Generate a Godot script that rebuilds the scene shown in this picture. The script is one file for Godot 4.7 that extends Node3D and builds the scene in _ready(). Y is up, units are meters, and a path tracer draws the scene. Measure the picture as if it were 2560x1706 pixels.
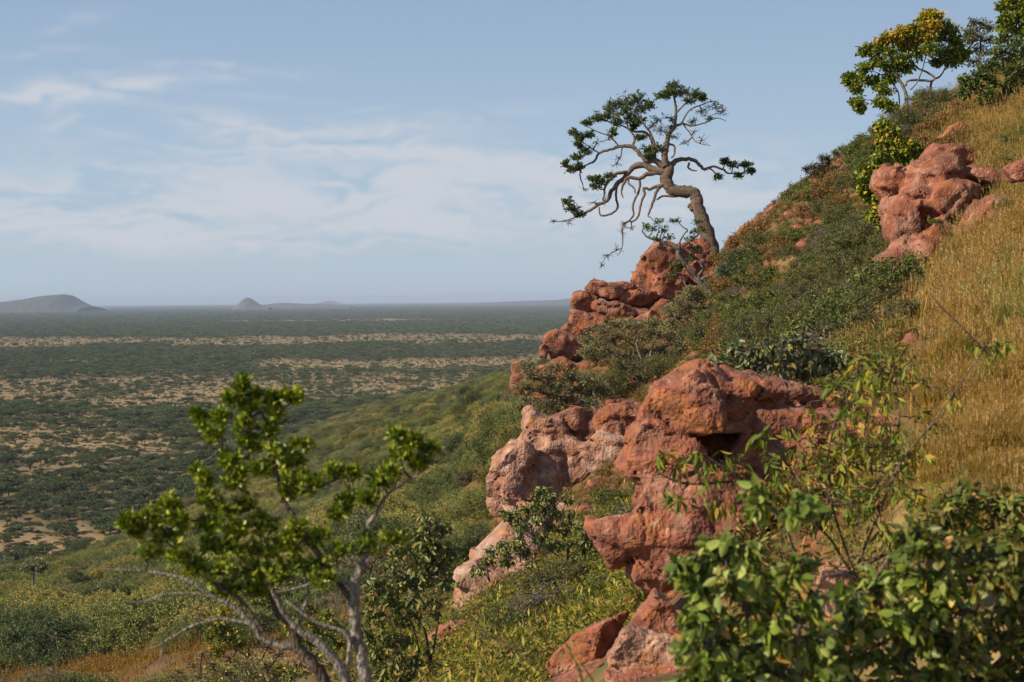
extends Node3D

# Focal length in pixels of the 2560 x 1706 photograph (50 mm lens) and the sheet of ground as a polar grid round a point behind the camera.
const F := 3554.0
const PLAIN := -80.0
const ORIGIN_Z := 14.0
const TURN := 0.74
const R0 := 1.5
const R1 := 46000.0
const NT := 300
const NR := 420

var cam_basis: Basis
var heights := PackedFloat32Array()
var rng := RandomNumberGenerator.new()
var noise_a := FastNoiseLite.new()
var noise_b := FastNoiseLite.new()
var noise_r := FastNoiseLite.new()
var noise_c := FastNoiseLite.new()
var noise_e := FastNoiseLite.new()
var noise_w := FastNoiseLite.new()
var M := {}
var used := {}
var t_start := 0


class Buf:
	var v := PackedVector3Array()
	var n := PackedVector3Array()
	var c := PackedColorArray()
	var i := PackedInt32Array()

	func mesh(m: Material) -> ArrayMesh:
		var a := []
		a.resize(Mesh.ARRAY_MAX)
		a[Mesh.ARRAY_VERTEX] = v
		a[Mesh.ARRAY_NORMAL] = n
		a[Mesh.ARRAY_COLOR] = c
		a[Mesh.ARRAY_INDEX] = i
		var am := ArrayMesh.new()
		if v.size() > 0:
			am.add_surface_from_arrays(Mesh.PRIMITIVE_TRIANGLES, a)
			am.surface_set_material(0, m)
		return am

	func leaf(p: Vector3, dir: Vector3, side: Vector3, l: float, w: float, col: Color) -> void:
		var nn := dir.cross(side).normalized()
		var mid := p + dir * (l * 0.45) + nn * (w * 0.16)
		var k := v.size()
		v.push_back(p)
		v.push_back(mid + side * (w * 0.5))
		v.push_back(p + dir * l)
		v.push_back(mid - side * (w * 0.5))
		for q in 4:
			n.push_back(nn)
			c.push_back(col)
		i.push_back(k)
		i.push_back(k + 1)
		i.push_back(k + 2)
		i.push_back(k)
		i.push_back(k + 2)
		i.push_back(k + 3)

	# An ovate leaf with a folded midrib and a bent tip, for plants near the camera.
	func big_leaf(p: Vector3, dir: Vector3, side: Vector3, l: float, w: float, bend: float, col: Color) -> void:
		var nn := dir.cross(side).normalized()
		var k := v.size()
		var steps := [[0.0, 0.0], [0.22, 0.38], [0.5, 0.5], [0.8, 0.28], [1.0, 0.0]]
		for s in steps:
			var t: float = s[0]
			var hw: float = s[1] * w
			var mid := p + dir * (l * t) - nn * (bend * l * t * t)
			v.push_back(mid + side * hw + nn * (hw * 0.45))
			v.push_back(mid)
			v.push_back(mid - side * hw + nn * (hw * 0.45))
			n.push_back((nn - side * 0.4).normalized())
			n.push_back(nn)
			n.push_back((nn + side * 0.4).normalized())
			for q in 3:
				c.push_back(col)
		for s in 4:
			var b: int = k + s * 3
			for q in 2:
				i.push_back(b + q)
				i.push_back(b + q + 3)
				i.push_back(b + q + 1)
				i.push_back(b + q + 1)
				i.push_back(b + q + 3)
				i.push_back(b + q + 4)

	func tube(pts: PackedVector3Array, rad: PackedFloat32Array, sides: int, col: Color, vary: float, rough: float) -> void:
		var m := pts.size()
		if m < 2:
			return
		var k := v.size()
		var t := (pts[1] - pts[0]).normalized()
		var u := t.cross(Vector3(0.31, 0.17, 0.93)).normalized()
		for a in m:
			if a > 0:
				t = (pts[mini(a + 1, m - 1)] - pts[a - 1]).normalized()
			u = (u - t * u.dot(t)).normalized()
			var w := t.cross(u)
			for s in sides:
				var an := TAU * s / sides
				var o := u * cos(an) + w * sin(an)
				var h := sin(float(a) * 1.7 + s * 2.3 + pts[a].x * 31.0) * sin(s * 5.1 + a * 0.9 + pts[a].y * 17.0)
				v.push_back(pts[a] + o * (rad[a] * (1.0 + rough * h)))
				n.push_back(o)
				var f := 1.0 + vary * sin(pts[a].x * 91.0 + s * 3.7 + a * 2.1)
				c.push_back(Color(col.r * f, col.g * f, col.b * f))
		for a in m - 1:
			for s in sides:
				var p0 := k + a * sides + s
				var p1 := k + a * sides + (s + 1) % sides
				i.push_back(p0)
				i.push_back(p0 + sides)
				i.push_back(p1)
				i.push_back(p1)
				i.push_back(p0 + sides)
				i.push_back(p1 + sides)


# ---------------------------------------------------------------- helpers
func lin(r: float, g: float, b: float) -> Color:
	return Color(r, g, b)


func at(px: float, py: float, d: float) -> Vector3:
	return cam_basis * Vector3((px - 1280.0) / F * d, (853.0 - py) / F * d, -d)


func stage(what: String) -> void:
	print("%6.1f s  %s" % [(Time.get_ticks_msec() - t_start) / 1000.0, what])


func numbered(called: String) -> String:
	var k: int = used.get(called, 0)
	used[called] = k + 1
	return called if k == 0 else "%s_%03d" % [called, k]


func tag(o: Node, label: String, category: String, group := "") -> void:
	o.set_meta("label", label)
	o.set_meta("category", category)
	if group != "":
		o.set_meta("group", group)


func thing(called: String, where: Vector3, label: String, category: String, group := "") -> Node3D:
	var o := Node3D.new()
	o.name = numbered(called)
	add_child(o)
	o.position = where
	tag(o, label, category, group)
	return o


func part(called: String, m: Mesh, parent: Node) -> MeshInstance3D:
	var o := MeshInstance3D.new()
	o.name = called
	o.mesh = m
	parent.add_child(o, true)
	return o


func rnd(a: float, b: float) -> float:
	return rng.randf_range(a, b)


func ball() -> Vector3:
	while true:
		var p := Vector3(rnd(-1, 1), rnd(-1, 1), rnd(-1, 1))
		if p.length_squared() < 1.0:
			return p
	return Vector3.ZERO


func setup_noise() -> void:
	noise_a.seed = 11
	noise_a.noise_type = FastNoiseLite.TYPE_SIMPLEX_SMOOTH
	noise_a.frequency = 1.0
	noise_a.fractal_type = FastNoiseLite.FRACTAL_FBM
	noise_a.fractal_octaves = 4
	noise_b.seed = 23
	noise_b.noise_type = FastNoiseLite.TYPE_SIMPLEX_SMOOTH
	noise_b.frequency = 1.0
	noise_b.fractal_octaves = 2
	noise_r.seed = 37
	noise_r.noise_type = FastNoiseLite.TYPE_SIMPLEX
	noise_r.frequency = 1.0
	noise_r.fractal_type = FastNoiseLite.FRACTAL_RIDGED
	noise_r.fractal_octaves = 3
	noise_c.seed = 5
	noise_c.noise_type = FastNoiseLite.TYPE_CELLULAR
	noise_c.frequency = 1.0
	noise_c.cellular_return_type = FastNoiseLite.RETURN_CELL_VALUE
	noise_c.fractal_type = FastNoiseLite.FRACTAL_NONE
	noise_c.domain_warp_enabled = true
	noise_c.domain_warp_amplitude = 0.25
	noise_c.domain_warp_frequency = 2.0
	noise_e.seed = 5
	noise_e.noise_type = FastNoiseLite.TYPE_CELLULAR
	noise_e.frequency = 1.0
	noise_e.cellular_return_type = FastNoiseLite.RETURN_DISTANCE2_SUB
	noise_e.fractal_type = FastNoiseLite.FRACTAL_NONE
	noise_e.domain_warp_enabled = true
	noise_e.domain_warp_amplitude = 0.25
	noise_e.domain_warp_frequency = 2.0
	var lr := RandomNumberGenerator.new()
	lr.seed = 9
	for k in 4096:
		lattice.push_back(lr.randf_range(-1.0, 1.0))
	noise_w.seed = 77
	noise_w.noise_type = FastNoiseLite.TYPE_SIMPLEX_SMOOTH
	noise_w.frequency = 1.0
	noise_w.fractal_type = FastNoiseLite.FRACTAL_FBM
	noise_w.fractal_octaves = 5


func noise_texture(seed_: int, freq: float, octaves: int, size: int, lo: Color, hi: Color, kind := FastNoiseLite.TYPE_SIMPLEX_SMOOTH) -> NoiseTexture2D:
	var f := FastNoiseLite.new()
	f.seed = seed_
	f.noise_type = kind
	f.frequency = freq
	f.fractal_type = FastNoiseLite.FRACTAL_FBM
	f.fractal_octaves = octaves
	var t := NoiseTexture2D.new()
	t.width = size
	t.height = size
	t.seamless = true
	t.noise = f
	var g := Gradient.new()
	g.offsets = PackedFloat32Array([0.0, 1.0])
	g.colors = PackedColorArray([lo, hi])
	t.color_ramp = g
	return t


func make_materials() -> void:
	var grain := noise_texture(3, 0.012, 6, 512, Color(0.5, 0.49, 0.48), Color(1, 1, 1))
	var relief := noise_texture(8, 0.045, 6, 512, Color.BLACK, Color.WHITE)
	var pits := noise_texture(9, 0.05, 4, 512, Color.BLACK, Color.WHITE)
	var rock := StandardMaterial3D.new()
	rock.vertex_color_use_as_albedo = true
	rock.roughness = 0.92
	rock.albedo_texture = grain
	rock.heightmap_enabled = true
	rock.heightmap_texture = relief
	rock.heightmap_scale = 2.6
	rock.uv1_triplanar = true
	rock.uv1_world_triplanar = true
	rock.uv1_scale = Vector3(0.9, 0.9, 0.9)
	M.rock = rock
	var far_rock: StandardMaterial3D = rock.duplicate()
	far_rock.heightmap_scale = 5.0
	far_rock.uv1_scale = Vector3(0.42, 0.42, 0.42)
	M.far_rock = far_rock
	var soil := StandardMaterial3D.new()
	soil.vertex_color_use_as_albedo = true
	soil.roughness = 1.0
	soil.albedo_texture = grain
	soil.heightmap_enabled = true
	soil.heightmap_texture = pits
	soil.heightmap_scale = 4.0
	soil.uv1_triplanar = true
	soil.uv1_world_triplanar = true
	soil.uv1_scale = Vector3(0.35, 0.35, 0.35)
	M.soil = soil
	var bark := StandardMaterial3D.new()
	bark.vertex_color_use_as_albedo = true
	bark.roughness = 0.9
	bark.albedo_texture = noise_texture(15, 0.03, 4, 256, Color(0.45, 0.43, 0.42), Color(1, 1, 1))
	bark.heightmap_enabled = true
	bark.heightmap_texture = pits
	bark.heightmap_scale = 6.0
	bark.uv1_triplanar = true
	bark.uv1_world_triplanar = true
	bark.uv1_scale = Vector3(2.2, 0.9, 2.2)
	M.bark = bark
	var leaf := StandardMaterial3D.new()
	leaf.vertex_color_use_as_albedo = true
	leaf.roughness = 0.55
	leaf.metallic_specular = 0.35
	leaf.cull_mode = BaseMaterial3D.CULL_DISABLED
	leaf.backlight_enabled = true
	leaf.backlight = Color(0.62, 0.66, 0.42)
	M.leaf = leaf
	var gloss: StandardMaterial3D = leaf.duplicate()
	gloss.roughness = 0.43
	gloss.metallic_specular = 0.42
	M.gloss = gloss
	var straw: StandardMaterial3D = leaf.duplicate()
	straw.roughness = 0.75
	straw.backlight = Color(0.98, 0.93, 0.8)
	M.straw = straw
	var scrub: StandardMaterial3D = leaf.duplicate()
	scrub.roughness = 0.9
	scrub.metallic_specular = 0.15
	scrub.backlight = Color(0.55, 0.6, 0.36)
	M.scrub = scrub
	var feather := StandardMaterial3D.new()
	feather.vertex_color_use_as_albedo = true
	feather.roughness = 0.8
	M.feather = feather


# ---------------------------------------------------------------- sky
const STREAKS := [
	[290, 236, 330, 22, -5, 0.75], [110, 262, 190, 34, -3, 0.5], [150, 300, 48, 46, 80, 0.5], [470, 222, 170, 12, -4, 0.35],
	[195, 78, 110, 18, -16, 0.32], [90, 156, 170, 11, -3, 0.34], [520, 184, 190, 9, 3, 0.36], [240, 206, 110, 7, -6, 0.3],
	[640, 318, 240, 26, 8, 0.55], [820, 345, 220, 32, 6, 0.5], [690, 254, 120, 8, 2, 0.3], [880, 286, 80, 7, -6, 0.36],
	[1040, 318, 300, 22, -7, 0.5], [380, 392, 90, 7, 4, 0.26], [300, 352, 130, 6, 4, 0.22], [560, 400, 260, 26, -6, 0.3],
	[1000, 385, 420, 34, 2, 0.45], [1250, 430, 420, 60, -3, 0.5], [1500, 460, 420, 60, 2, 0.4], [620, 480, 560, 54, 0, 0.42],
	[200, 570, 520, 48, 2, 0.45], [900, 520, 900, 60, -1, 0.42], [1400, 545, 700, 50, -1, 0.4], [700, 600, 700, 30, 1, 0.3],
]


func cloud(az: float, el: float) -> float:
	var x := 1280.0 + tan(clampf(az, -1.3, 1.3)) * F
	var y := 747.0 - el * F
	var wx := noise_w.get_noise_2d(az * 6.0, el * 22.0)
	var wy := noise_a.get_noise_2d(az * 5.0 + 9.0, el * 16.0 + 3.0)
	var fib := noise_w.get_noise_2d(az * 6.0 + el * 7.0, el * 80.0 + wx * 2.0)
	var s := 0.0
	if absf(az) < 0.6 and el < 0.4:
		for k in STREAKS:
			var dx: float = x - k[0] + wx * 90.0
			var dy: float = y - k[1] + wy * 34.0
			var an: float = deg_to_rad(-k[4])
			var u: float = (dx * cos(an) - dy * sin(an)) / k[2]
			var w: float = (dx * sin(an) + dy * cos(an)) / k[3]
			var q := u * u + w * w
			if q < 6.0:
				s += k[5] * exp(-q)
	# the same cirrus goes on over the rest of the sky
	var more := smoothstep(0.1, 0.75, noise_w.get_noise_2d(az * 2.2 + el * 2.0 + 40.0, el * 9.0 + wy * 0.6) + 0.35 - el * 0.25) * 0.5
	s += more * smoothstep(0.5, 0.85, absf(az)) + more * smoothstep(0.36, 0.55, el) * (1.0 - smoothstep(0.5, 0.85, absf(az)))
	s += 0.4 * exp(-pow((el - 0.07) / 0.035, 2.0))
	return clampf(s * 1.25 * (0.68 + 1.35 * fib), 0.0, 1.0)


func sky_color(az: float, el: float) -> Color:
	var low := Color(0.33, 0.40, 0.45)
	var mid := Color(0.28, 0.375, 0.475)
	var high := Color(0.215, 0.295, 0.425)
	var top := Color(0.104, 0.176, 0.352)
	var c := low.lerp(mid, smoothstep(0.0, 0.11, el)).lerp(high, smoothstep(0.08, 0.24, el)).lerp(top, smoothstep(0.25, 1.3, el))
	return c.lerp(Color(0.436, 0.456, 0.492), cloud(az, el) * 0.85)


func make_sky() -> Image:
	var w := 3072
	var h := 1536
	var im := Image.create(w, h, false, Image.FORMAT_RGBF)
	im.fill(Color(0.29, 0.34, 0.37))
	var fine_y := 480
	for by in range(0, h / 2, 6):
		for bx in range(0, w, 6):
			if (bx < 372 or bx >= w - 372) and by >= fine_y:
				continue
			im.fill_rect(Rect2i(bx, by, 6, 6), sky_color(wrapf((bx + 3.0) / w * TAU, -PI, PI), PI / 2 - (by + 3.0) / h * PI))
	for y in range(fine_y, h / 2):
		for k in range(-372, 372):
			im.set_pixel(posmod(k, w), y, sky_color((k + 0.5) / w * TAU, PI / 2 - (y + 0.5) / h * PI))
	return im


# ---------------------------------------------------------------- the sheet of ground
# [pixel x, pixel y, distance] of points of the ground in the photograph, seen or hidden by what stands before them.
const SPOTS := [
	[2560, 2050, 5], [2560, 1640, 6.5], [2560, 1240, 8.5], [2560, 890, 12], [2560, 740, 16], [2560, 540, 22], [2560, 350, 30], [2560, 250, 36], [2560, 140, 46], [2560, 300, 70],
	[2900, 1500, 7], [2900, 600, 14], [2900, 200, 26], [2900, 50, 45], [2900, 200, 80],
	[2300, 2150, 5], [2300, 1780, 6.5], [2300, 1380, 9], [2300, 1080, 11.5], [2300, 860, 15], [2300, 780, 20], [2300, 700, 24], [2300, 470, 31], [2300, 350, 38], [2300, 300, 45], [2300, 400, 70],
	[2100, 2150, 5], [2100, 1800, 7], [2100, 1350, 10.5], [2100, 1000, 15], [2100, 880, 21], [2100, 780, 28], [2100, 640, 38], [2100, 500, 48], [2100, 400, 54], [2100, 480, 80],
	[1900, 2050, 6], [1900, 1650, 9], [1900, 1250, 13], [1900, 1040, 18], [1900, 940, 24], [1900, 850, 32], [1900, 760, 40], [1900, 650, 48], [1900, 540, 57], [1900, 620, 80],
	[1780, 2050, 6], [1780, 1500, 11], [1780, 1300, 18], [1780, 1080, 28], [1780, 920, 38], [1780, 800, 48], [1780, 660, 59], [1780, 720, 75],
	[1600, 1800, 7], [1600, 1640, 10], [1600, 1540, 18], [1600, 1400, 26], [1600, 1170, 36], [1600, 1010, 44], [1600, 880, 52], [1600, 740, 60], [1600, 830, 80],
	[1400, 1850, 9], [1400, 1740, 13], [1400, 1610, 20], [1400, 1500, 27], [1400, 1330, 35], [1400, 1150, 43], [1400, 950, 52], [1400, 860, 58], [1400, 950, 75], [1400, 1000, 110],
	[1220, 1740, 17], [1220, 1680, 20], [1220, 1580, 26], [1220, 1500, 32], [1220, 1460, 41], [1200, 1420, 52], [1330, 1240, 45], [1320, 1080, 52], [1230, 1370, 62], [1250, 1290, 80], [1110, 1580, 33], [1110, 1510, 43], [1250, 1130, 115], [1250, 1045, 180], [1250, 1000, 300], [1250, 960, 500], [1250, 935, 900],
	[1000, 1760, 24], [1000, 1640, 30], [1000, 1540, 40], [1000, 1430, 60], [1000, 1320, 92], [1000, 1215, 165], [1000, 1125, 300], [1000, 1060, 500], [1000, 1000, 850], [1000, 960, 1300],
	[700, 1780, 27], [700, 1640, 41], [700, 1530, 60], [700, 1430, 88], [700, 1345, 140], [700, 1265, 250], [700, 1190, 420], [700, 1130, 660],
	[400, 1740, 36], [400, 1630, 55], [400, 1530, 88], [400, 1440, 140], [400, 1370, 260], [400, 1310, 500],
	[60, 1740, 48], [60, 1630, 74], [60, 1550, 110], [60, 1475, 190], [60, 1420, 420],
	[-400, 1800, 55], [-400, 1600, 110], [-400, 1480, 380],
	[1600, 930, 200], [1600, 880, 500], [1600, 830, 1200], [2200, 700, 150], [2200, 720, 500], [2200, 760, 1200], [2900, 600, 300], [2900, 700, 1200],
]
const NEAR := [
	[0, -1.6, 0], [0, -1.6, 4], [0, -1.7, 9], [3, 0.3, 0], [3, 0.3, 5], [6, 2.2, 0], [-2, -3.0, 0], [-2, -3.0, 5], [-6, -6, 0], [-4, -4.5, 8], [0, -2.2, -4.5], [-2, -3.6, -5], [-4, -6.5, -10], [-1.2, -4.6, -10], [-6, -11, -20], [3.5, 1.5, 9],
]


func polar(p: Vector3) -> Vector2:
	var z := ORIGIN_Z - p.z
	return Vector2(atan2(p.x, z), 0.5 * log(p.x * p.x + z * z))


func solve(a: Array, b: PackedFloat64Array) -> PackedFloat64Array:
	var n := b.size()
	for k in n:
		var best := k
		for r in range(k + 1, n):
			if absf(a[r][k]) > absf(a[best][k]):
				best = r
		var tmp: PackedFloat64Array = a[k]
		a[k] = a[best]
		a[best] = tmp
		var t := b[k]
		b[k] = b[best]
		b[best] = t
		var pk: PackedFloat64Array = a[k]
		for r in range(k + 1, n):
			var row: PackedFloat64Array = a[r]
			var f := row[k] / pk[k]
			if f == 0.0:
				continue
			for q in range(k, n):
				row[q] -= f * pk[q]
			a[r] = row
			b[r] -= f * b[k]
	for k in range(n - 1, -1, -1):
		var s := b[k]
		var row: PackedFloat64Array = a[k]
		for q in range(k + 1, n):
			s -= row[q] * b[q]
		b[k] = s / row[k]
	return b


func bend(r2: float) -> float:
	return 0.0 if r2 < 1e-9 else 0.5 * r2 * log(r2)


func make_heights() -> void:
	var pts: Array[Vector3] = []
	for s in SPOTS:
		pts.append(at(s[0], s[1], s[2]))
	for s in NEAR:
		pts.append(Vector3(s[0], s[1], s[2]))
	var n := pts.size()
	var q := PackedVector2Array()
	var val := PackedFloat64Array()
	for p in pts:
		var pp := polar(p)
		q.push_back(Vector2(pp.x * 6.0, pp.y))
		val.push_back(p.y / exp(pp.y))
	var a := []
	for r in n + 3:
		var row := PackedFloat64Array()
		row.resize(n + 3)
		if r < n:
			for k in n:
				row[k] = bend(q[r].distance_squared_to(q[k]))
			row[r] += 0.004
			row[n] = 1.0
			row[n + 1] = q[r].x
			row[n + 2] = q[r].y
		else:
			for k in n:
				row[k] = 1.0 if r == n else (q[k].x if r == n + 1 else q[k].y)
		a.append(row)
	val.resize(n + 3)
	var w := solve(a, val)
	# a coarse grid first, then the fine one between its nodes
	var ct := 76
	var cr := 106
	var coarse := PackedFloat32Array()
	coarse.resize(ct * cr)
	for j in cr:
		var lr := lerpf(log(R0), log(3000.0), j / float(cr - 1))
		for k in ct:
			var th := lerpf(-TURN, TURN, k / float(ct - 1)) * 6.0
			var s := w[n] + w[n + 1] * th + w[n + 2] * lr
			for m in n:
				var dx := th - q[m].x
				var dy := lr - q[m].y
				var r2 := dx * dx + dy * dy
				if r2 > 1e-9:
					s += w[m] * 0.5 * r2 * log(r2)
			coarse[j * ct + k] = s
	heights.resize(NT * NR)
	for j in NR:
		var lr := lerpf(log(R0), log(R1), j / float(NR - 1))
		var r := exp(lr)
		var fj := clampf((lr - log(R0)) / (log(3000.0) - log(R0)) * (cr - 1), 0.0, cr - 1.001)
		var j0 := int(fj)
		fj -= j0
		for k in NT:
			var th := lerpf(-TURN, TURN, k / float(NT - 1))
			var fk := clampf(k / float(NT - 1) * (ct - 1), 0.0, ct - 1.001)
			var k0 := int(fk)
			fk -= k0
			var s := lerpf(lerpf(coarse[j0 * ct + k0], coarse[j0 * ct + k0 + 1], fk), lerpf(coarse[j0 * ct + ct + k0], coarse[j0 * ct + ct + k0 + 1], fk), fj)
			var x := sin(th) * r
			var z := ORIGIN_Z - cos(th) * r
			var y := s * r
			y = lerpf(y, PLAIN, smoothstep(600.0, 1500.0, r))
			y = maxf(y, PLAIN)
			if r < 900.0:
				y += noise_a.get_noise_2d(x * 0.9, z * 0.9) * clampf(r * 0.004, 0.03, 0.16)
				y += noise_b.get_noise_2d(x * 0.06, z * 0.06) * clampf((r - 70.0) * 0.012, 0.0, 1.6)
			heights[j * NT + k] = y


func ground_y(x: float, z: float) -> float:
	var p := polar(Vector3(x, 0, z))
	var fk := clampf((p.x + TURN) / (2.0 * TURN) * (NT - 1), 0.0, NT - 1.001)
	var fj := clampf((p.y - log(R0)) / (log(R1) - log(R0)) * (NR - 1), 0.0, NR - 1.001)
	var k := int(fk)
	var j := int(fj)
	fk -= k
	fj -= j
	var b := j * NT + k
	return lerpf(lerpf(heights[b], heights[b + 1], fk), lerpf(heights[b + NT], heights[b + NT + 1], fk), fj)


# How open the bush is at a place on the plain: strips of pale grass and sand between the trees.
func openness(x: float, z: float) -> float:
	var d := -z
	var px := 1280.0 + x / d * F
	var wob := noise_b.get_noise_2d(x * 0.0035, z * 0.0022)
	var dd := d * (1.0 + 0.09 * wob + 0.05 * noise_a.get_noise_2d(x * 0.012, z * 0.006))
	var o := 0.0
	o = maxf(o, band(dd, 2560.0, 3300.0, 120.0) * 0.93)
	o = maxf(o, band(dd, 1660.0, 1950.0, 70.0) * smoothstep(560.0, 700.0, px) * 0.92)
	o = maxf(o, band(dd, 1090.0, 1560.0, 70.0) * (0.62 + 0.35 * wob) * (1.0 - smoothstep(1150.0, 1260.0, px)))
	o = maxf(o, band(dd, 690.0, 880.0, 45.0) * 0.68 * (1.0 - smoothstep(380.0, 480.0, px)))
	o = maxf(o, band(dd, 415.0, 520.0, 30.0) * 0.6 * (1.0 - smoothstep(300.0, 380.0, px)))
	o = maxf(o, band(dd, 5500.0, 6100.0, 150.0) * 0.7 * smoothstep(480.0, 600.0, px) * (1.0 - smoothstep(1050.0, 1200.0, px)))
	o = maxf(o, band(dd, 7900.0, 8600.0, 200.0) * 0.5 * smoothstep(700.0, 900.0, px))
	o = maxf(o, band(dd, 13000.0, 15000.0, 500.0) * 0.4 * smoothstep(800.0, 850.0, px) * (1.0 - smoothstep(900.0, 1000.0, px)))
	o = maxf(o, smoothstep(0.28, 0.5, noise_a.get_noise_2d(x * 0.004 + 50.0, z * 0.002)) * 0.55)
	return clampf(o, 0.0, 1.0)


func band(d: float, a: float, b: float, soft: float) -> float:
	return smoothstep(a - soft, a + soft, d) * (1.0 - smoothstep(b - soft, b + soft, d))


func ground_color(x: float, y: float, z: float, r: float) -> Color:
	var n1 := noise_a.get_noise_2d(x * 0.5, z * 0.5)
	var hill := Color(0.27, 0.155, 0.06).lerp(Color(0.2, 0.085, 0.045), smoothstep(-0.1, 0.35, n1)).lerp(Color(0.17, 0.15, 0.045), smoothstep(0.0, 0.4, noise_b.get_noise_2d(x * 0.8 + 7.0, z * 0.8)))
	if r < 60.0:
		return hill.lerp(Color(0.42, 0.315, 0.12), smoothstep(0.0, 0.4, noise_b.get_noise_2d(x * 0.3, z * 0.3) + (x / maxf(-z, 2.0) - 0.27) * 6.0))
	var n2 := noise_a.get_noise_2d(x * 0.03, z * 0.03)
	var o := openness(x, z) if z < -200.0 else 0.0
	var sand := Color(0.46, 0.345, 0.155).lerp(Color(0.42, 0.28, 0.14), 0.5 + n2)
	var plain := Color(0.24, 0.185, 0.085).lerp(sand, smoothstep(0.08, 0.75, o + 0.3 * noise_a.get_noise_2d(x * 0.02, z * 0.01)))
	return hill.lerp(plain, smoothstep(-70.0, -78.0, y))


func build_ground() -> void:
	var b := Buf.new()
	b.v.resize(NT * NR)
	b.n.resize(NT * NR)
	b.c.resize(NT * NR)
	for j in NR:
		var r := exp(lerpf(log(R0), log(R1), j / float(NR - 1)))
		for k in NT:
			var th := lerpf(-TURN, TURN, k / float(NT - 1))
			var p := Vector3(sin(th) * r, heights[j * NT + k], ORIGIN_Z - cos(th) * r)
			b.v[j * NT + k] = p
			b.c[j * NT + k] = ground_color(p.x, p.y, p.z, r)
	b.i.resize((NT - 1) * (NR - 1) * 6)
	var q := 0
	for j in NR - 1:
		for k in NT - 1:
			var o := j * NT + k
			for s in [o, o + NT, o + 1, o + 1, o + NT, o + NT + 1]:
				b.i[q] = s
				q += 1
	for j in NR:
		for k in NT:
			var o := j * NT + k
			var du := b.v[j * NT + mini(k + 1, NT - 1)] - b.v[j * NT + maxi(k - 1, 0)]
			var dv := b.v[mini(j + 1, NR - 1) * NT + k] - b.v[maxi(j - 1, 0) * NT + k]
			b.n[o] = du.cross(dv).normalized()
	var g := part("ground", b.mesh(M.soil), self)
	g.set_meta("kind", "structure")
	g.set_meta("label", "hillside running down to a wide bush covered plain")


# A far hill: profile [pixel x, pixel y] along its crest, at distance d.
func far_hill(called: String, profile: Array, d: float, depth: float, col: Color, col2: Color, label: String) -> void:
	var b := Buf.new()
	var nx := 90
	var nz := 16
	var x0: float = profile[0][0]
	var x1: float = profile[profile.size() - 1][0]
	var base := at((x0 + x1) / 2.0, 760.0, d)
	base.y = PLAIN
	for j in nz + 1:
		var w := j / float(nz) * 2.0 - 1.0
		for k in nx + 1:
			var px := lerpf(x0, x1, k / float(nx))
			var py := 0.0
			for s in profile.size() - 1:
				if px >= profile[s][0] and px <= profile[s + 1][0]:
					py = lerpf(profile[s][1], profile[s + 1][1], (px - profile[s][0]) / (profile[s + 1][0] - profile[s][0]))
			var top := at(px, py, d)
			var h := maxf(top.y - PLAIN, 0.0)
			var e := pow(maxf(1.0 - w * w, 0.0), 0.8)
			var rough := noise_a.get_noise_2d(px * 0.11, w * 4.0 + d)
			var y := h * e * (1.0 + 0.12 * rough * (1.0 - e)) + rough * h * 0.035 - 2.0
			b.v.push_back(Vector3(top.x - base.x, y, -w * depth * 0.5 + (top.z - base.z)))
			b.c.push_back(col.lerp(col2, smoothstep(0.05, 0.3, noise_a.get_noise_2d(px * 0.16 + 5.0, w * 6.0))))
	for j in nz + 1:
		for k in nx + 1:
			var o := j * (nx + 1) + k
			var du := b.v[j * (nx + 1) + mini(k + 1, nx)] - b.v[j * (nx + 1) + maxi(k - 1, 0)]
			var dv := b.v[mini(j + 1, nz) * (nx + 1) + k] - b.v[maxi(j - 1, 0) * (nx + 1) + k]
			b.n.push_back(du.cross(dv).normalized())
			if j < nz and k < nx:
				for s in [o, o + nx + 1, o + 1, o + 1, o + nx + 1, o + nx + 2]:
					b.i.push_back(s)
	var m := part(numbered(called), b.mesh(M.feather), self)
	m.position = base
	m.set_meta("kind", "structure")
	m.set_meta("label", label)


# ---------------------------------------------------------------- rocks
const Z1 := [1260.0, 590.0, 0.26151]
const Z2 := [1110.0, 1000.0, 0.35714]
const Z3 := [1460.0, 900.0, 0.38259]
const Z4 := [1360.0, 1440.0, 0.21249]
const Z5 := [2150.0, 340.0, 0.29328]
const Z6 := [1760.0, 400.0, 0.31888]
const Z7 := [400.0, 1350.0, 0.33999]
const Z8 := [1280.0, 150.0, 0.38257]
const Z9 := [200.0, 900.0, 0.51414]
const Z10 := [1960.0, 0.0, 0.5102]
const Z11 := [1200.0, 650.0, 0.38272]
const S := [0.0, 0.0, 1.0]

const RED := [Color(0.43, 0.155, 0.095), Color(0.35, 0.118, 0.078), Color(0.49, 0.185, 0.06), Color(0.52, 0.29, 0.215)]
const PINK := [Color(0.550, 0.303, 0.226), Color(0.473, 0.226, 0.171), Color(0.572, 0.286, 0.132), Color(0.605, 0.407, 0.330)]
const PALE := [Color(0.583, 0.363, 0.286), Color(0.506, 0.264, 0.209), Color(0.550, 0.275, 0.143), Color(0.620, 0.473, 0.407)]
const RUST := [Color(0.40, 0.115, 0.028), Color(0.33, 0.10, 0.04), Color(0.44, 0.15, 0.035), Color(0.34, 0.12, 0.07)]


# A block of rock: its outline (a convex polygon, zone coordinates) at distance d, its thickness towards and away from the viewer.
# Blocks wait here until raise_rock() joins the blocks of one rock into its surface.
var waiting := []
var block_at := PackedVector3Array()
var block_size := PackedFloat32Array()
var block_start := PackedInt32Array()
var plane_n := PackedVector3Array()
var plane_h := PackedFloat32Array()


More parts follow.
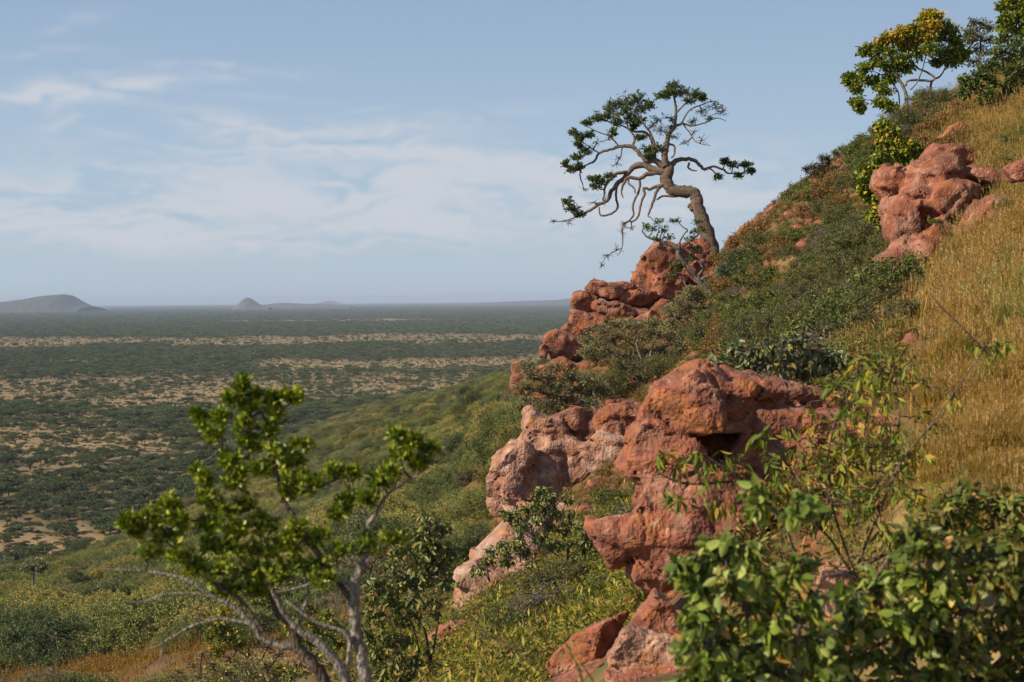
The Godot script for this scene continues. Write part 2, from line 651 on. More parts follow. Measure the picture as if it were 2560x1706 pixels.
func block(_parent: Node3D, zone: Array, pts: Array, d: float, tf: float, tb: float, pal: Array, opt := {}) -> void:
	var r2 := RandomNumberGenerator.new()
	r2.seed = int(pts[0][0] * 7.0 + pts[0][1] * 3.0 + d * 11.0) + int(zone[0])
	var cx := 0.0
	var cy := 0.0
	var sp := PackedVector2Array()
	for p in pts:
		var q := Vector2(zone[0] + p[0] * zone[2], zone[1] + p[1] * zone[2])
		sp.push_back(q)
		cx += q.x
		cy += q.y
	cx /= pts.size()
	cy /= pts.size()
	for k in sp.size():
		sp[k] = Vector2(cx, cy) + (sp[k] - Vector2(cx, cy)) * float(opt.get("grow", 1.1))
	var hull := Geometry2D.convex_hull(sp)
	var centre := at(cx, cy, d)
	var right := cam_basis.x
	var up := cam_basis.y
	var near := cam_basis.z
	var normals := PackedVector3Array()
	var dist := PackedFloat32Array()
	var big := 0.0
	for q in sp:
		big = maxf(big, q.distance_to(Vector2(cx, cy)) * d / F)
	for k in hull.size() - 1:
		var a := Vector2((hull[k].x - cx), -(hull[k].y - cy)) * (d / F)
		var b := Vector2((hull[k + 1].x - cx), -(hull[k + 1].y - cy)) * (d / F)
		var e := (b - a).normalized()
		var nn := Vector2(e.y, -e.x)
		if nn.dot(a) < 0.0:
			nn = -nn
		var n3 := right * nn.x + up * nn.y
		for s in [1.0, -1.0]:
			var tilt := r2.randf_range(0.0, 0.2)
			normals.push_back((n3 * cos(tilt) + near * (sin(tilt) * s)).normalized())
			dist.push_back(maxf(nn.dot(a) * cos(tilt), 0.02))
	for k in 4:
		var an := TAU * (k + r2.randf()) / 4.0
		var lean := r2.randf_range(0.06, 0.36)
		normals.push_back((near * cos(lean) + (right * cos(an) + up * sin(an)) * sin(lean)).normalized())
		dist.push_back(tf * r2.randf_range(0.8, 1.05))
		normals.push_back((-near * cos(lean) + (right * cos(an) + up * sin(an)) * sin(lean)).normalized())
		dist.push_back(minf(tb, tf * 1.1) * r2.randf_range(0.85, 1.1))
	for k in 3:
		var dir := (right * r2.randf_range(-1, 1) + up * r2.randf_range(-1, 1) + near * r2.randf_range(0.1, 1.1)).normalized()
		var most := 0.0
		for q in hull:
			most = maxf(most, dir.dot(right * ((q.x - cx) * d / F) - up * ((q.y - cy) * d / F)))
		normals.push_back(dir)
		dist.push_back((most + tf * 0.75 * maxf(dir.dot(near), 0.0)) * r2.randf_range(0.8, 0.94))
	for f in opt.get("face", []):
		var fv: Vector3 = f[0]
		normals.push_back((right * fv.x + up * fv.y + near * fv.z).normalized())
		dist.push_back(f[1])
	var reach := sqrt(big * big + pow(maxf(tf, minf(tb, tf * 1.5)), 2.0)) * 1.1
	waiting.append({"c": centre, "n": normals, "h": dist, "reach": reach, "size": big, "pal": pal, "back": opt.get("back", false), "off": Vector3(r2.randf() * 9.0, r2.randf() * 9.0, r2.randf() * 9.0)})


# Signed distance from p to block k without its relief.
func block_distance(p: Vector3, k: int) -> float:
	var q := p - block_at[k]
	var a := -1e9
	for m in range(block_start[k], block_start[k + 1]):
		a = maxf(a, q.dot(plane_n[m]) - plane_h[m])
	return a


# Random heights on a lattice with straight ramps between them: planes that meet in edges, as broken rock does.
var lattice := PackedFloat32Array()


func facets(q: Vector3) -> float:
	var p := Vector3(q.x * 0.8 + q.y * 0.36 - q.z * 0.48, -q.x * 0.6 + q.y * 0.48 - q.z * 0.64, q.y * 0.8 + q.z * 0.6)
	var c := p.floor()
	var f := p - c
	var x := int(c.x)
	var y := int(c.y)
	var z := int(c.z)
	var v0 := lattice[(x * 73856093 ^ y * 19349663 ^ z * 83492791) & 4095]
	var x1 := x
	var y1 := y
	var z1 := z
	var x2 := x + 1
	var y2 := y + 1
	var z2 := z + 1
	var a := 0.0
	var b := 0.0
	var d := 0.0
	if f.x >= f.y and f.x >= f.z:
		x1 += 1
		a = f.x
		if f.y >= f.z:
			z2 -= 1
			b = f.y
			d = f.z
		else:
			y2 -= 1
			b = f.z
			d = f.y
	elif f.y >= f.z:
		y1 += 1
		a = f.y
		if f.x >= f.z:
			z2 -= 1
			b = f.x
			d = f.z
		else:
			x2 -= 1
			b = f.z
			d = f.x
	else:
		z1 += 1
		a = f.z
		if f.x >= f.y:
			y2 -= 1
			b = f.x
			d = f.y
		else:
			x2 -= 1
			b = f.y
			d = f.x
	var v1 := lattice[(x1 * 73856093 ^ y1 * 19349663 ^ z1 * 83492791) & 4095]
	var v2 := lattice[(x2 * 73856093 ^ y2 * 19349663 ^ z2 * 83492791) & 4095]
	var v3 := lattice[((x + 1) * 73856093 ^ (y + 1) * 19349663 ^ (z + 1) * 83492791) & 4095]
	return v0 + a * (v1 - v0) + b * (v2 - v1) + d * (v3 - v2)


func relief(p: Vector3, inv: float) -> float:
	var q := p * inv
	var bed := fposmod(q.dot(Vector3(0.2, 1.75, 0.15)) + 0.35 * facets(q * 0.9), 1.0)
	return 0.12 - (bed - 0.5) * 0.4 + facets(q * 1.5) * 0.75 + facets(q * 3.6 + Vector3(7, 3, 5)) * 0.4 + noise_c.get_noise_3dv(q * 1.5) * 0.16 + noise_a.get_noise_3dv(q * 7.0) * 0.13 - 0.6 * (1.0 - smoothstep(0.0, 0.07, noise_e.get_noise_3dv(q * 1.2) + 1.0))


# Joins the waiting blocks into one rock surface of cells h wide and hangs it under parent, one mesh for each block.
func raise_rock(parent: Node3D, h: float, amp: float, size: float, called := "rock_block") -> void:
	var lo := Vector3(1e9, 1e9, 1e9)
	var hi := -lo
	for w in waiting:
		var e: Vector3 = Vector3.ONE * (float(w.reach) + amp + h * 4.0)
		lo = lo.min(w.c - e)
		hi = hi.max(w.c + e)
	var nb := Vector3i(((hi - lo) / (h * 4.0)).ceil())
	var nx := nb.x * 4 + 1
	var ny := nb.y * 4 + 1
	var nz := nb.z * 4 + 1
	var val := PackedFloat32Array()
	val.resize(nx * ny * nz)
	val.fill(9e9)
	var inv := 1.0 / size
	block_at.clear()
	block_size.clear()
	block_start.clear()
	plane_n.clear()
	plane_h.clear()
	for w in waiting:
		block_at.push_back(w.c)
		block_size.push_back(w.size)
		block_start.push_back(plane_n.size())
		plane_n.append_array(w.n)
		plane_h.append_array(w.h)
	block_start.push_back(plane_n.size())
	var active := PackedInt32Array()
	var rivals: Array[PackedInt32Array] = []
	var half := h * 4.0 * 0.87
	for bz in nb.z:
		for by in nb.y:
			for bx in nb.x:
				var c := lo + Vector3(bx * 4 + 2, by * 4 + 2, bz * 4 + 2) * h
				var best := 1e9
				var each := PackedFloat32Array()
				for k in block_at.size():
					var s := block_distance(c, k)
					each.push_back(s)
					best = minf(best, s)
				if absf(best) > half + amp * 1.25 or absf(best - amp * relief(c, inv)) > half * 1.6:
					continue
				var near_ones := PackedInt32Array()
				for k in each.size():
					if each[k] < best + half * 1.1:
						near_ones.push_back(k)
				active.push_back(bx)
				active.push_back(by)
				active.push_back(bz)
				rivals.append(near_ones)
				for z in 5:
					for y in 5:
						var row := ((bz * 4 + z) * ny + by * 4 + y) * nx + bx * 4
						for x in 5:
							if val[row + x] < 8e9:
								continue
							var p := lo + Vector3(bx * 4 + x, by * 4 + y, bz * 4 + z) * h
							var s := 1e9
							for k in near_ones:
								s = minf(s, block_distance(p, k))
							if absf(s) < amp * 1.2:
								s -= amp * relief(p, inv)
							val[row + x] = s
	var cell := PackedInt32Array()
	cell.resize(nx * ny * nz)
	cell.fill(-1)
	var v := PackedVector3Array()
	var col := PackedColorArray()
	var own := PackedInt32Array()
	var step := PackedInt32Array([0, 1, nx, nx + 1, nx * ny, nx * ny + 1, nx * ny + nx, nx * ny + nx + 1])
	var edges := PackedInt32Array([0, 1, 2, 3, 4, 5, 6, 7, 0, 2, 1, 3, 4, 6, 5, 7, 0, 4, 1, 5, 2, 6, 3, 7])
	var corner := PackedVector3Array([Vector3(0, 0, 0), Vector3(1, 0, 0), Vector3(0, 1, 0), Vector3(1, 1, 0), Vector3(0, 0, 1), Vector3(1, 0, 1), Vector3(0, 1, 1), Vector3(1, 1, 1)])
	for k in range(0, active.size(), 3):
		for z in 4:
			for y in 4:
				for x in 4:
					var o := ((active[k + 2] * 4 + z) * ny + active[k + 1] * 4 + y) * nx + active[k] * 4 + x
					var inside := 0
					for s in 8:
						if val[o + step[s]] < 0.0:
							inside += 1
					if inside == 0 or inside == 8:
						continue
					var sum := Vector3.ZERO
					var n := 0
					for e in range(0, 24, 2):
						var a := val[o + step[edges[e]]]
						var b := val[o + step[edges[e + 1]]]
						if (a < 0.0) != (b < 0.0):
							sum += corner[edges[e]].lerp(corner[edges[e + 1]], a / (a - b))
							n += 1
					var p := lo + (Vector3(active[k] * 4 + x, active[k + 1] * 4 + y, active[k + 2] * 4 + z) + sum / n) * h
					cell[o] = v.size()
					v.push_back(p)
					var mine := 0
					var least := 1e9
					for m in rivals[k / 3]:
						var dm := block_distance(p, m)
						if dm < least:
							least = dm
							mine = m
					if waiting[mine].back:
						least = 1e9
						for m in waiting.size():
							if not waiting[m].back:
								var dm := block_distance(p, m)
								if dm < least:
									least = dm
									mine = m
					own.push_back(mine)
					var w: Dictionary = waiting[mine]
					var pal: Array = w.pal
					var off: Vector3 = w.off
					var q := p * inv
					var m1 := noise_a.get_noise_3dv(q * 0.55 + off * 0.06)
					var m2 := noise_a.get_noise_3dv(q * 1.25 + Vector3(5, 9, 2))
					var m3 := noise_a.get_noise_3dv(q * 5.0)
					var m4 := noise_w.get_noise_3dv(q * 14.0)
					var cc: Color = pal[0]
					cc = cc.lerp(pal[1], smoothstep(-0.2, 0.3, m1))
					cc = cc.lerp(pal[2], smoothstep(0.1, 0.36, m2 + 0.25 * m3) * 0.75)
					cc = cc.lerp(pal[3], smoothstep(0.08, 0.38, -m2 + m3 * 0.45) * 0.7)
					cc = cc.lerp(Color(0.13, 0.085, 0.075), smoothstep(0.1, 0.36, m4 * 0.8 + m1 * 0.5) * 0.55)
					cc = cc.lerp(Color(0.52, 0.40, 0.35), smoothstep(0.3, 0.48, m4 * 0.7 - m1 * 0.5) * 0.6)
					var f := 1.0 + 0.2 * m3 + 0.2 * m4
					col.push_back(Color(cc.r * f, cc.g * f, cc.b * f))
	var nrm := PackedVector3Array()
	nrm.resize(v.size())
	var tri := []
	for w in waiting:
		tri.append(PackedInt32Array())
	var axis := PackedInt32Array([1, nx, nx * ny])
	for k in range(0, active.size(), 3):
		for z in 4:
			for y in 4:
				for x in 4:
					var o := ((active[k + 2] * 4 + z) * ny + active[k + 1] * 4 + y) * nx + active[k] * 4 + x
					if cell[o] < 0:
						continue
					var s0 := val[o] < 0.0
					for ax in 3:
						if (val[o + axis[ax]] < 0.0) == s0:
							continue
						var u := axis[(ax + 1) % 3]
						var t := axis[(ax + 2) % 3]
						if o - u - t < 0:
							continue
						var c0 := cell[o]
						var c1 := cell[o - u]
						var c2 := cell[o - u - t]
						var c3 := cell[o - t]
						if c1 < 0 or c2 < 0 or c3 < 0:
							continue
						if s0:
							var sw := c1
							c1 = c3
							c3 = sw
						var fn := (v[c2] - v[c0]).cross(v[c3] - v[c1])
						nrm[c0] += fn
						nrm[c1] += fn
						nrm[c2] += fn
						nrm[c3] += fn
						var list: PackedInt32Array = tri[own[c0]]
						list.append_array(PackedInt32Array([c0, c1, c2, c0, c2, c3]))
						tri[own[c0]] = list
	var flip := 1.0
	var probe := 0.0
	for k in range(0, v.size(), 7):
		probe += nrm[k].normalized().dot((v[k] - waiting[own[k]].c).normalized())
	if probe < 0.0:
		flip = -1.0
	# a block's surface that others cut in two becomes two pieces
	var pieces := []
	for k in waiting.size():
		var whole: PackedInt32Array = tri[k]
		var head := {}
		for q in range(0, whole.size(), 6):
			var first := whole[q]
			while head.get(first, first) != first:
				first = head[first]
			for id0 in [whole[q], whole[q + 1], whole[q + 2], whole[q + 5]]:
				var id: int = id0
				while head.get(id, id) != id:
					id = head[id]
				head[id] = first
				head[id0] = first
		var parts := {}
		for q in range(0, whole.size(), 6):
			var id := whole[q]
			while head[id] != id:
				id = head[id]
			if not parts.has(id):
				parts[id] = PackedInt32Array()
			var one: PackedInt32Array = parts[id]
			one.append_array(whole.slice(q, q + 6))
			parts[id] = one
		for id in parts:
			pieces.append([k, parts[id]])
	for piece in pieces:
		var k: int = piece[0]
		var list: PackedInt32Array = piece[1]
		var b := Buf.new()
		for q in range(0, list.size(), 6):
			var ids := [list[q], list[q + 1], list[q + 2], list[q + 5]]
			var fn := (v[ids[2]] - v[ids[0]]).cross(v[ids[3]] - v[ids[1]]).normalized()
			var at0 := b.v.size()
			for id in ids:
				b.v.push_back(v[id] - parent.position)
				b.n.push_back((nrm[id].normalized() * 0.4 + fn * 0.6).normalized() * flip)
				b.c.push_back(col[id])
			for s in ([0, 2, 1, 0, 3, 2] if flip > 0.0 else [0, 1, 2, 0, 2, 3]):
				b.i.push_back(at0 + s)
		part(called, b.mesh(M.rock if waiting[k].c.z > -30.0 else M.far_rock), parent)
	waiting.clear()


func outcrop(called: String, px: float, py: float, d: float, label: String, category: String, group := "") -> Node3D:
	return thing(called, at(px, py, d), label, category, group)


func boulder(zone: Array, pts: Array, d: float, tf: float, tb: float, pal: Array, label: String, opt := {}) -> void:
	var cx := 0.0
	var by := -1e9
	for p in pts:
		cx += zone[0] + p[0] * zone[2]
		by = maxf(by, zone[1] + p[1] * zone[2])
	var o := outcrop("boulder", cx / pts.size(), by, d, label, "boulder", opt.get("group", ""))
	block(o, zone, pts, d, tf, tb, pal, opt)
	var size: float = waiting[0].size
	raise_rock(o, clampf(d * 0.0017, 0.02, 0.09), size * 0.14 * float(opt.get("rough", 1.0)), size, "stone")


func build_rocks() -> void:
	# the stack of boulders out at the cliff edge
	boulder(Z1, [[770, 500], [850, 440], [960, 432], [1060, 470], [1140, 520], [1110, 580], [980, 612], [900, 590], [820, 560]], 55.0, 0.55, 0.7, RED, "rounded red boulder with a bird perched on top at cliff edge")
	boulder(Z1, [[1010, 640], [1130, 555], [1280, 510], [1480, 580], [1440, 640], [1380, 700], [1230, 680], [1080, 655]], 55.3, 0.6, 0.9, RED, "flat red slab resting beside the rounded boulder, dark underneath", {"face": [[Vector3(0.3, -0.55, 0.7), 0.28]]})
	boulder(Z1, [[1060, 460], [1130, 440], [1240, 470], [1290, 510], [1200, 530], [1120, 520]], 56.4, 0.5, 0.6, RED, "small red slab wedged behind the flat slab and tall crag")
	boulder(Z1, [[635, 640], [670, 560], [720, 532], [800, 545], [890, 590], [870, 720], [760, 720], [680, 700]], 54.8, 0.5, 0.8, RED, "jutting red block below the bird's boulder, overhanging the valley", {"face": [[Vector3(0.2, -0.5, 0.8), 0.28]]})
	boulder(Z1, [[860, 660], [900, 605], [1050, 640], [1250, 690], [1420, 720], [1350, 820], [1100, 820], [930, 790]], 54.6, 0.6, 0.9, RED, "long red boulder carrying the flat slab, above olive shrub")
	boulder(Z1, [[1400, 720], [1500, 600], [1560, 610], [1540, 720], [1450, 780], [1380, 790]], 55.2, 0.5, 0.7, RED, "upright red stone at the shrub end of the flat slab")
	boulder(Z1, [[645, 705], [760, 725], [880, 760], [970, 800], [900, 890], [750, 915], [660, 870], [640, 800]], 54.2, 0.6, 0.9, RED, "square red block under the jutting block of the stack")
	boulder(Z1, [[555, 880], [610, 830], [660, 855], [745, 910], [750, 1020], [640, 1020], [550, 960]], 53.6, 0.5, 0.8, RED, "knobbly red block stepping down from the square block")
	boulder(Z1, [[385, 990], [430, 930], [500, 900], [580, 960], [740, 1020], [730, 1110], [620, 1190], [480, 1190], [410, 1090]], 52.6, 0.6, 0.9, RED, "big smooth red boulder, pale topped, lowest of the stepped stack")
	boulder(Z1, [[335, 1060], [390, 1030], [435, 1090], [400, 1165], [340, 1165]], 52.2, 0.3, 0.4, RED, "small red knob stuck to the pale topped boulder")
	var ledge := outcrop("rock_ledge", 1440, 930, 52.8, "red rock ledge under the stepped stack, mostly behind olive shrubs", "rock")
	block(ledge, Z1, [[460, 1130], [760, 1030], [980, 850], [1350, 800], [1560, 700], [1700, 800], [1600, 1200], [900, 1300], [560, 1330]], 54.0, 0.5, 1.6, RED)
	block(ledge, Z1, [[200, 1350], [480, 1200], [800, 1250], [760, 1600], [300, 1640]], 51.2, 0.5, 1.4, RED)
	raise_rock(ledge, 0.11, 0.18, 1.0)
	boulder(Z1, [[78, 1215], [150, 1195], [230, 1230], [230, 1320], [140, 1350], [75, 1310]], 50.0, 0.35, 0.6, RED, "upper of two small red stones poking out from olive shrub")
	boulder(Z1, [[80, 1330], [150, 1335], [250, 1310], [230, 1430], [150, 1515], [90, 1495], [50, 1430]], 49.8, 0.4, 0.6, RED, "lower of two small red stones poking out from olive shrub")
	var crag := outcrop("rock_crag", 1640, 740, 57.5, "tall cracked red crag below the leaning tree's trunk", "crag")
	block(crag, Z1, [[1290, 350], [1300, 230], [1370, 212], [1440, 140], [1490, 88], [1630, 110], [1650, 300], [1570, 430], [1400, 400]], 57.5, 0.8, 1.4, RED)
	block(crag, Z1, [[1240, 372], [1290, 360], [1400, 320], [1470, 430], [1440, 570], [1300, 530], [1210, 450]], 57.0, 0.7, 1.0, RED)
	block(crag, Z1, [[1430, 420], [1600, 330], [1760, 400], [1720, 600], [1560, 660], [1420, 560]], 56.6, 0.7, 1.2, RED)
	block(crag, Z1, [[1610, 130], [1800, 82], [1900, 60], [1960, 160], [1930, 300], [1800, 380], [1640, 320]], 58.0, 0.7, 1.3, RED)
	block(crag, Z1, [[1700, 330], [1900, 260], [2050, 340], [2000, 560], [1750, 560]], 57.4, 0.6, 1.2, RED)
	block(crag, Z1, [[1330, 330], [1500, 140], [1900, 160], [1960, 480], [1600, 640], [1400, 560]], 58.6, 0.7, 1.4, RED, {"back": true})
	raise_rock(crag, 0.09, 0.22, 1.2)
	stage("stack")
	# the pale pink cliff
	var cliff := outcrop("rock_cliff", 1400, 1300, 40.0, "sunlit pale pink and orange cliff face under the grey leaning branches", "cliff")
	block(cliff, Z2, [[335, 520], [370, 410], [450, 318], [540, 303], [600, 360], [612, 430], [520, 495], [390, 517]], 39.0, 0.7, 1.2, PINK)
	block(cliff, Z2, [[318, 700], [330, 570], [400, 510], [500, 480], [580, 560], [605, 640], [545, 770], [500, 800], [390, 795], [338, 750]], 39.0, 0.75, 1.2, PINK)
	block(cliff, Z2, [[580, 100], [640, 95], [800, 160], [880, 300], [820, 450], [620, 430], [572, 270]], 40.2, 0.6, 1.6, PINK)
	block(cliff, Z2, [[590, 480], [690, 380], [850, 265], [1000, 340], [1070, 500], [1100, 690], [900, 790], [700, 720], [560, 570]], 39.6, 0.75, 1.6, PINK)
	block(cliff, Z2, [[980, 345], [1080, 265], [1290, 300], [1340, 420], [1270, 610], [1150, 680], [1050, 520]], 39.2, 0.7, 1.6, PALE)
	block(cliff, Z2, [[1060, 130], [1250, 30], [1380, 90], [1460, 170], [1400, 330], [1250, 340], [1100, 280]], 40.0, 0.5, 1.5, RED)
	block(cliff, Z2, [[880, 770], [1160, 690], [1400, 610], [1500, 760], [1200, 860], [940, 870]], 38.4, 0.7, 1.4, PINK)
	block(cliff, Z2, [[760, 140], [900, 60], [1120, 110], [1120, 260], [880, 300]], 40.8, 0.4, 1.4, RED)
	block(cliff, Z2, [[520, 640], [900, 720], [1000, 900], [700, 960], [480, 850]], 39.4, 0.6, 1.4, PINK)
	block(cliff, Z2, [[420, 420], [640, 180], [900, 140], [1200, 150], [1400, 300], [1380, 640], [1000, 800], [560, 740]], 41.0, 0.7, 1.5, PINK, {"back": true})
	block(cliff, Z2, [[560, 760], [800, 740], [1150, 800], [1100, 1020], [760, 1080], [560, 980]], 37.5, 0.7, 1.2, PINK)
	block(cliff, Z2, [[430, 780], [640, 780], [760, 1000], [640, 1160], [480, 960]], 36.0, 0.6, 1.2, PALE)
	raise_rock(cliff, 0.08, 0.17, 1.1)
	var low := outcrop("rock_outcrop", 1240, 1500, 32.0, "pale rounded outcrop below the cliff, behind the leafy sapling", "rock")
	block(low, Z2, [[225, 1090], [330, 955], [445, 848], [540, 900], [760, 1080], [700, 1270], [400, 1290], [270, 1190]], 32.4, 0.8, 1.4, PALE)
	block(low, Z2, [[78, 1250], [105, 1190], [215, 1125], [310, 1180], [370, 1440], [210, 1490], [105, 1470]], 31.6, 0.7, 1.2, PALE)
	block(low, Z2, [[300, 1200], [720, 1180], [680, 1420], [420, 1520], [330, 1420]], 31.4, 0.6, 1.2, PINK)
	raise_rock(low, 0.065, 0.14, 1.0)
	boulder(Z2, [[440, 1440], [560, 1400], [650, 1430], [660, 1530], [520, 1560], [430, 1530]], 29.5, 0.4, 0.5, RED, "low red stone in yellow undergrowth before the pale outcrop")
	boulder(Z7, [[1995, 785], [2080, 650], [2180, 605], [2290, 600], [2400, 640], [2420, 800], [2200, 830], [2040, 810]], 26.0, 0.5, 0.6, RED, "pitted mauve red rock half sunk in low leafy scrub", {"rough": 1.6})
	stage("cliff")
	# the near rock
	var near := outcrop("rock_outcrop", 1800, 1460, 12.0, "big jutting red rock with a beak and rust hollow, leaves in front", "rock")
	block(near, Z3, [[380, 310], [450, 190], [560, 120], [700, 62], [800, 48], [890, 80], [900, 200], [760, 300], [620, 440], [440, 395]], 12.0, 0.34, 0.5, RED, {"face": [[Vector3(0.5, 0.2, 0.8), 0.3]]})
	block(near, Z3, [[640, 330], [690, 220], [790, 175], [900, 230], [870, 420], [770, 430]], 11.85, 0.26, 0.4, RED)
	block(near, Z3, [[840, 300], [900, 190], [1000, 120], [1140, 170], [1330, 280], [1220, 350], [1050, 470], [890, 460]], 12.05, 0.26, 0.5, RED, {"face": [[Vector3(0.55, -0.25, 0.7), 0.15]]})
	block(near, Z3, [[880, 80], [1030, 105], [1330, 165], [1720, 290], [1650, 350], [1300, 340], [1050, 250]], 12.5, 0.3, 0.5, RED)
	block(near, Z3, [[238, 700], [300, 570], [360, 430], [480, 390], [650, 470], [760, 600], [720, 820], [400, 870], [290, 760]], 12.0, 0.36, 0.6, RED)
	block(near, Z3, [[560, 470], [740, 400], [1040, 460], [1060, 640], [800, 760], [620, 640]], 12.35, 0.2, 0.5, RUST)
	block(near, Z3, [[990, 560], [1050, 400], [1110, 310], [1250, 330], [1500, 340], [1900, 420], [1990, 700], [1750, 1020], [1200, 920], [960, 700]], 12.2, 0.42, 0.8, RED)
	block(near, Z3, [[290, 1080], [380, 850], [700, 760], [1010, 740], [1150, 1000], [950, 1300], [670, 1460], [450, 1465], [315, 1380]], 11.9, 0.42, 0.7, RED)
	block(near, Z3, [[33, 1140], [50, 1068], [180, 1020], [320, 985], [330, 1290], [200, 1345], [75, 1200]], 11.8, 0.2, 0.4, RED)
	block(near, Z3, [[900, 900], [1700, 950], [1800, 1300], [1600, 1500], [900, 1500]], 12.1, 0.3, 0.7, RED)
	block(near, Z3, [[1640, 420], [2000, 440], [2150, 700], [2000, 1000], [1700, 900]], 12.5, 0.4, 0.8, RED)
	block(near, Z3, [[420, 360], [700, 130], [1000, 180], [1600, 380], [1800, 800], [1500, 1300], [500, 1380], [380, 900]], 12.75, 0.42, 0.6, RED, {"back": true})
	raise_rock(near, 0.031, 0.09, 0.55)
	boulder(Z3, [[1350, 1180], [1690, 1160], [1760, 1400], [1640, 1560], [1400, 1400]], 10.6, 0.2, 0.5, RED, "red stone seen through a gap between the leafy bushes")
	boulder(Z3, [[1560, 1400], [1720, 1380], [1800, 1650], [1760, 2000], [1600, 2000], [1540, 1700]], 9.0, 0.25, 0.4, PINK, "pinkish stone lying in the gap deep in the big leaved bush")
	boulder(Z4, [[88, 1000], [330, 715], [700, 565], [960, 475], [1080, 500], [920, 850], [800, 970], [500, 1100], [270, 1170], [105, 1150]], 13.0, 0.14, 0.5, RED, "tilted slab with a flat brownish purple face beside the pointed rock", {"rough": 0.45, "face": [[Vector3(0.62, -0.1, 0.75), 0.1]]})
	boulder(Z4, [[60, 1290], [270, 1185], [640, 1030], [810, 965], [940, 1252], [900, 1600], [200, 1600]], 12.2, 0.3, 0.6, RED, "smooth sloping red slab at the foot of the tilted slab", {"rough": 0.5})
	var front := outcrop("rock_outcrop", 1660, 1720, 9.4, "pointed orange red rock with a rusty band and black stained base", "rock")
	block(front, Z4, [[970, 620], [1060, 500], [1180, 360], [1300, 195], [1430, 330], [1560, 500], [1760, 745], [1500, 780], [1220, 700]], 9.5, 0.16, 0.4, RED)
	block(front, Z4, [[800, 960], [980, 625], [1250, 690], [1570, 750], [1790, 850], [1740, 1120], [1300, 1250], [880, 1252]], 9.3, 0.18, 0.4, PINK)
	block(front, Z4, [[1730, 760], [1960, 665], [2200, 630], [2300, 800], [2050, 1080], [1760, 1000]], 9.5, 0.16, 0.4, RED)
	block(front, Z4, [[790, 1150], [1300, 1080], [1800, 1080], [1900, 1600], [800, 1600]], 9.2, 0.2, 0.4, RED)
	block(front, Z4, [[1240, 600], [1560, 690], [1740, 770], [1500, 790], [1230, 720]], 9.35, 0.12, 0.3, RUST)
	raise_rock(front, 0.023, 0.042, 0.3)
	stage("near rock")
	# the outcrop on the grassy slope
	var o := outcrop("rock_outcrop", 2260, 740, 25.0, "weathered red outcrop with an overhanging arm in golden grass", "rock")
	block(o, Z5, [[122, 440], [170, 310], [330, 272], [540, 250], [600, 380], [420, 440], [270, 555], [185, 500]], 25.4, 0.5, 0.7, RED)
	block(o, Z5, [[355, 490], [470, 330], [580, 215], [720, 180], [860, 270], [880, 400], [700, 440], [560, 610], [400, 600]], 24.9, 0.55, 0.8, RED)
	block(o, Z5, [[572, 170], [600, 115], [690, 95], [800, 82], [900, 140], [935, 240], [850, 300], [700, 230], [600, 220]], 25.5, 0.5, 0.7, RED)
	block(o, Z5, [[550, 560], [690, 420], [860, 360], [980, 440], [960, 560], [910, 710], [700, 720], [600, 640]], 24.7, 0.55, 0.8, RED, {"face": [[Vector3(0.5, -0.2, 0.8), 0.4]]})
	block(o, Z5, [[865, 330], [930, 255], [1100, 305], [1190, 330], [1140, 470], [1000, 430], [890, 380]], 25.0, 0.5, 0.7, RED)
	block(o, Z5, [[250, 640], [265, 545], [340, 545], [430, 620], [510, 800], [480, 950], [380, 930], [262, 905]], 24.9, 0.45, 0.7, RED)
	block(o, Z5, [[410, 640], [560, 620], [620, 700], [580, 800], [500, 870], [430, 800]], 25.1, 0.35, 0.6, RUST)
	block(o, Z5, [[268, 970], [320, 915], [490, 950], [520, 1100], [500, 1300], [330, 1420], [262, 1150]], 24.7, 0.45, 0.7, RED)
	block(o, Z5, [[122, 1110], [165, 1030], [275, 965], [300, 1200], [280, 1400], [140, 1480]], 24.9, 0.4, 0.7, RED)
	block(o, Z5, [[485, 940], [560, 830], [650, 735], [800, 790], [930, 900], [900, 1250], [600, 1400], [490, 1300]], 24.5, 0.45, 0.8, RED)
	block(o, Z5, [[900, 640], [970, 440], [1130, 440], [1180, 620], [1000, 760]], 25.6, 0.3, 0.6, RED)
	block(o, Z5, [[300, 480], [600, 260], [1000, 360], [1100, 700], [800, 1300], [330, 1300]], 25.8, 0.55, 0.8, RED, {"back": true})
	raise_rock(o, 0.052, 0.125, 0.75)
	boulder(Z5, [[870, 830], [960, 680], [1060, 565], [1240, 542], [1420, 530], [1500, 700], [1300, 950], [950, 960]], 23.4, 0.6, 0.8, RED, "rounded red boulder sunk in golden grass beside the weathered outcrop")
	# stones on the slope behind the leaning tree
	boulder(Z6, [[272, 585], [330, 530], [480, 435], [515, 480], [505, 600], [440, 655], [320, 665]], 57.0, 0.5, 0.7, RED, "long tilted dark slab on the skyline right of the leaning tree", {"grow": 1.3})
	boulder(Z6, [[480, 430], [530, 378], [610, 388], [620, 490], [520, 510]], 57.6, 0.4, 0.5, RED, "small pinkish stone above the tilted slab on the skyline", {"grow": 1.3})
	boulder(Z6, [[175, 655], [240, 618], [325, 640], [340, 720], [200, 720]], 57.5, 0.4, 0.5, RED, "low dark stone between the leaning tree and tilted slab", {"grow": 1.3})
	boulder(Z6, [[340, 745], [390, 683], [470, 700], [500, 770], [370, 800]], 54.5, 0.4, 0.5, RED, "mauve red stone among orange shrubs below the tilted slab", {"grow": 1.3})
	boulder(Z6, [[725, 785], [880, 700], [1000, 690], [1045, 745], [950, 830], [780, 840]], 47.0, 0.45, 0.5, RED, "long low red stone lying across the shrubby slope", {"grow": 1.3})
	boulder(Z6, [[975, 645], [1050, 605], [1125, 670], [1070, 720], [1000, 715]], 47.6, 0.4, 0.5, RED, "blocky dark red stone touching the long low stone", {"grow": 1.3})
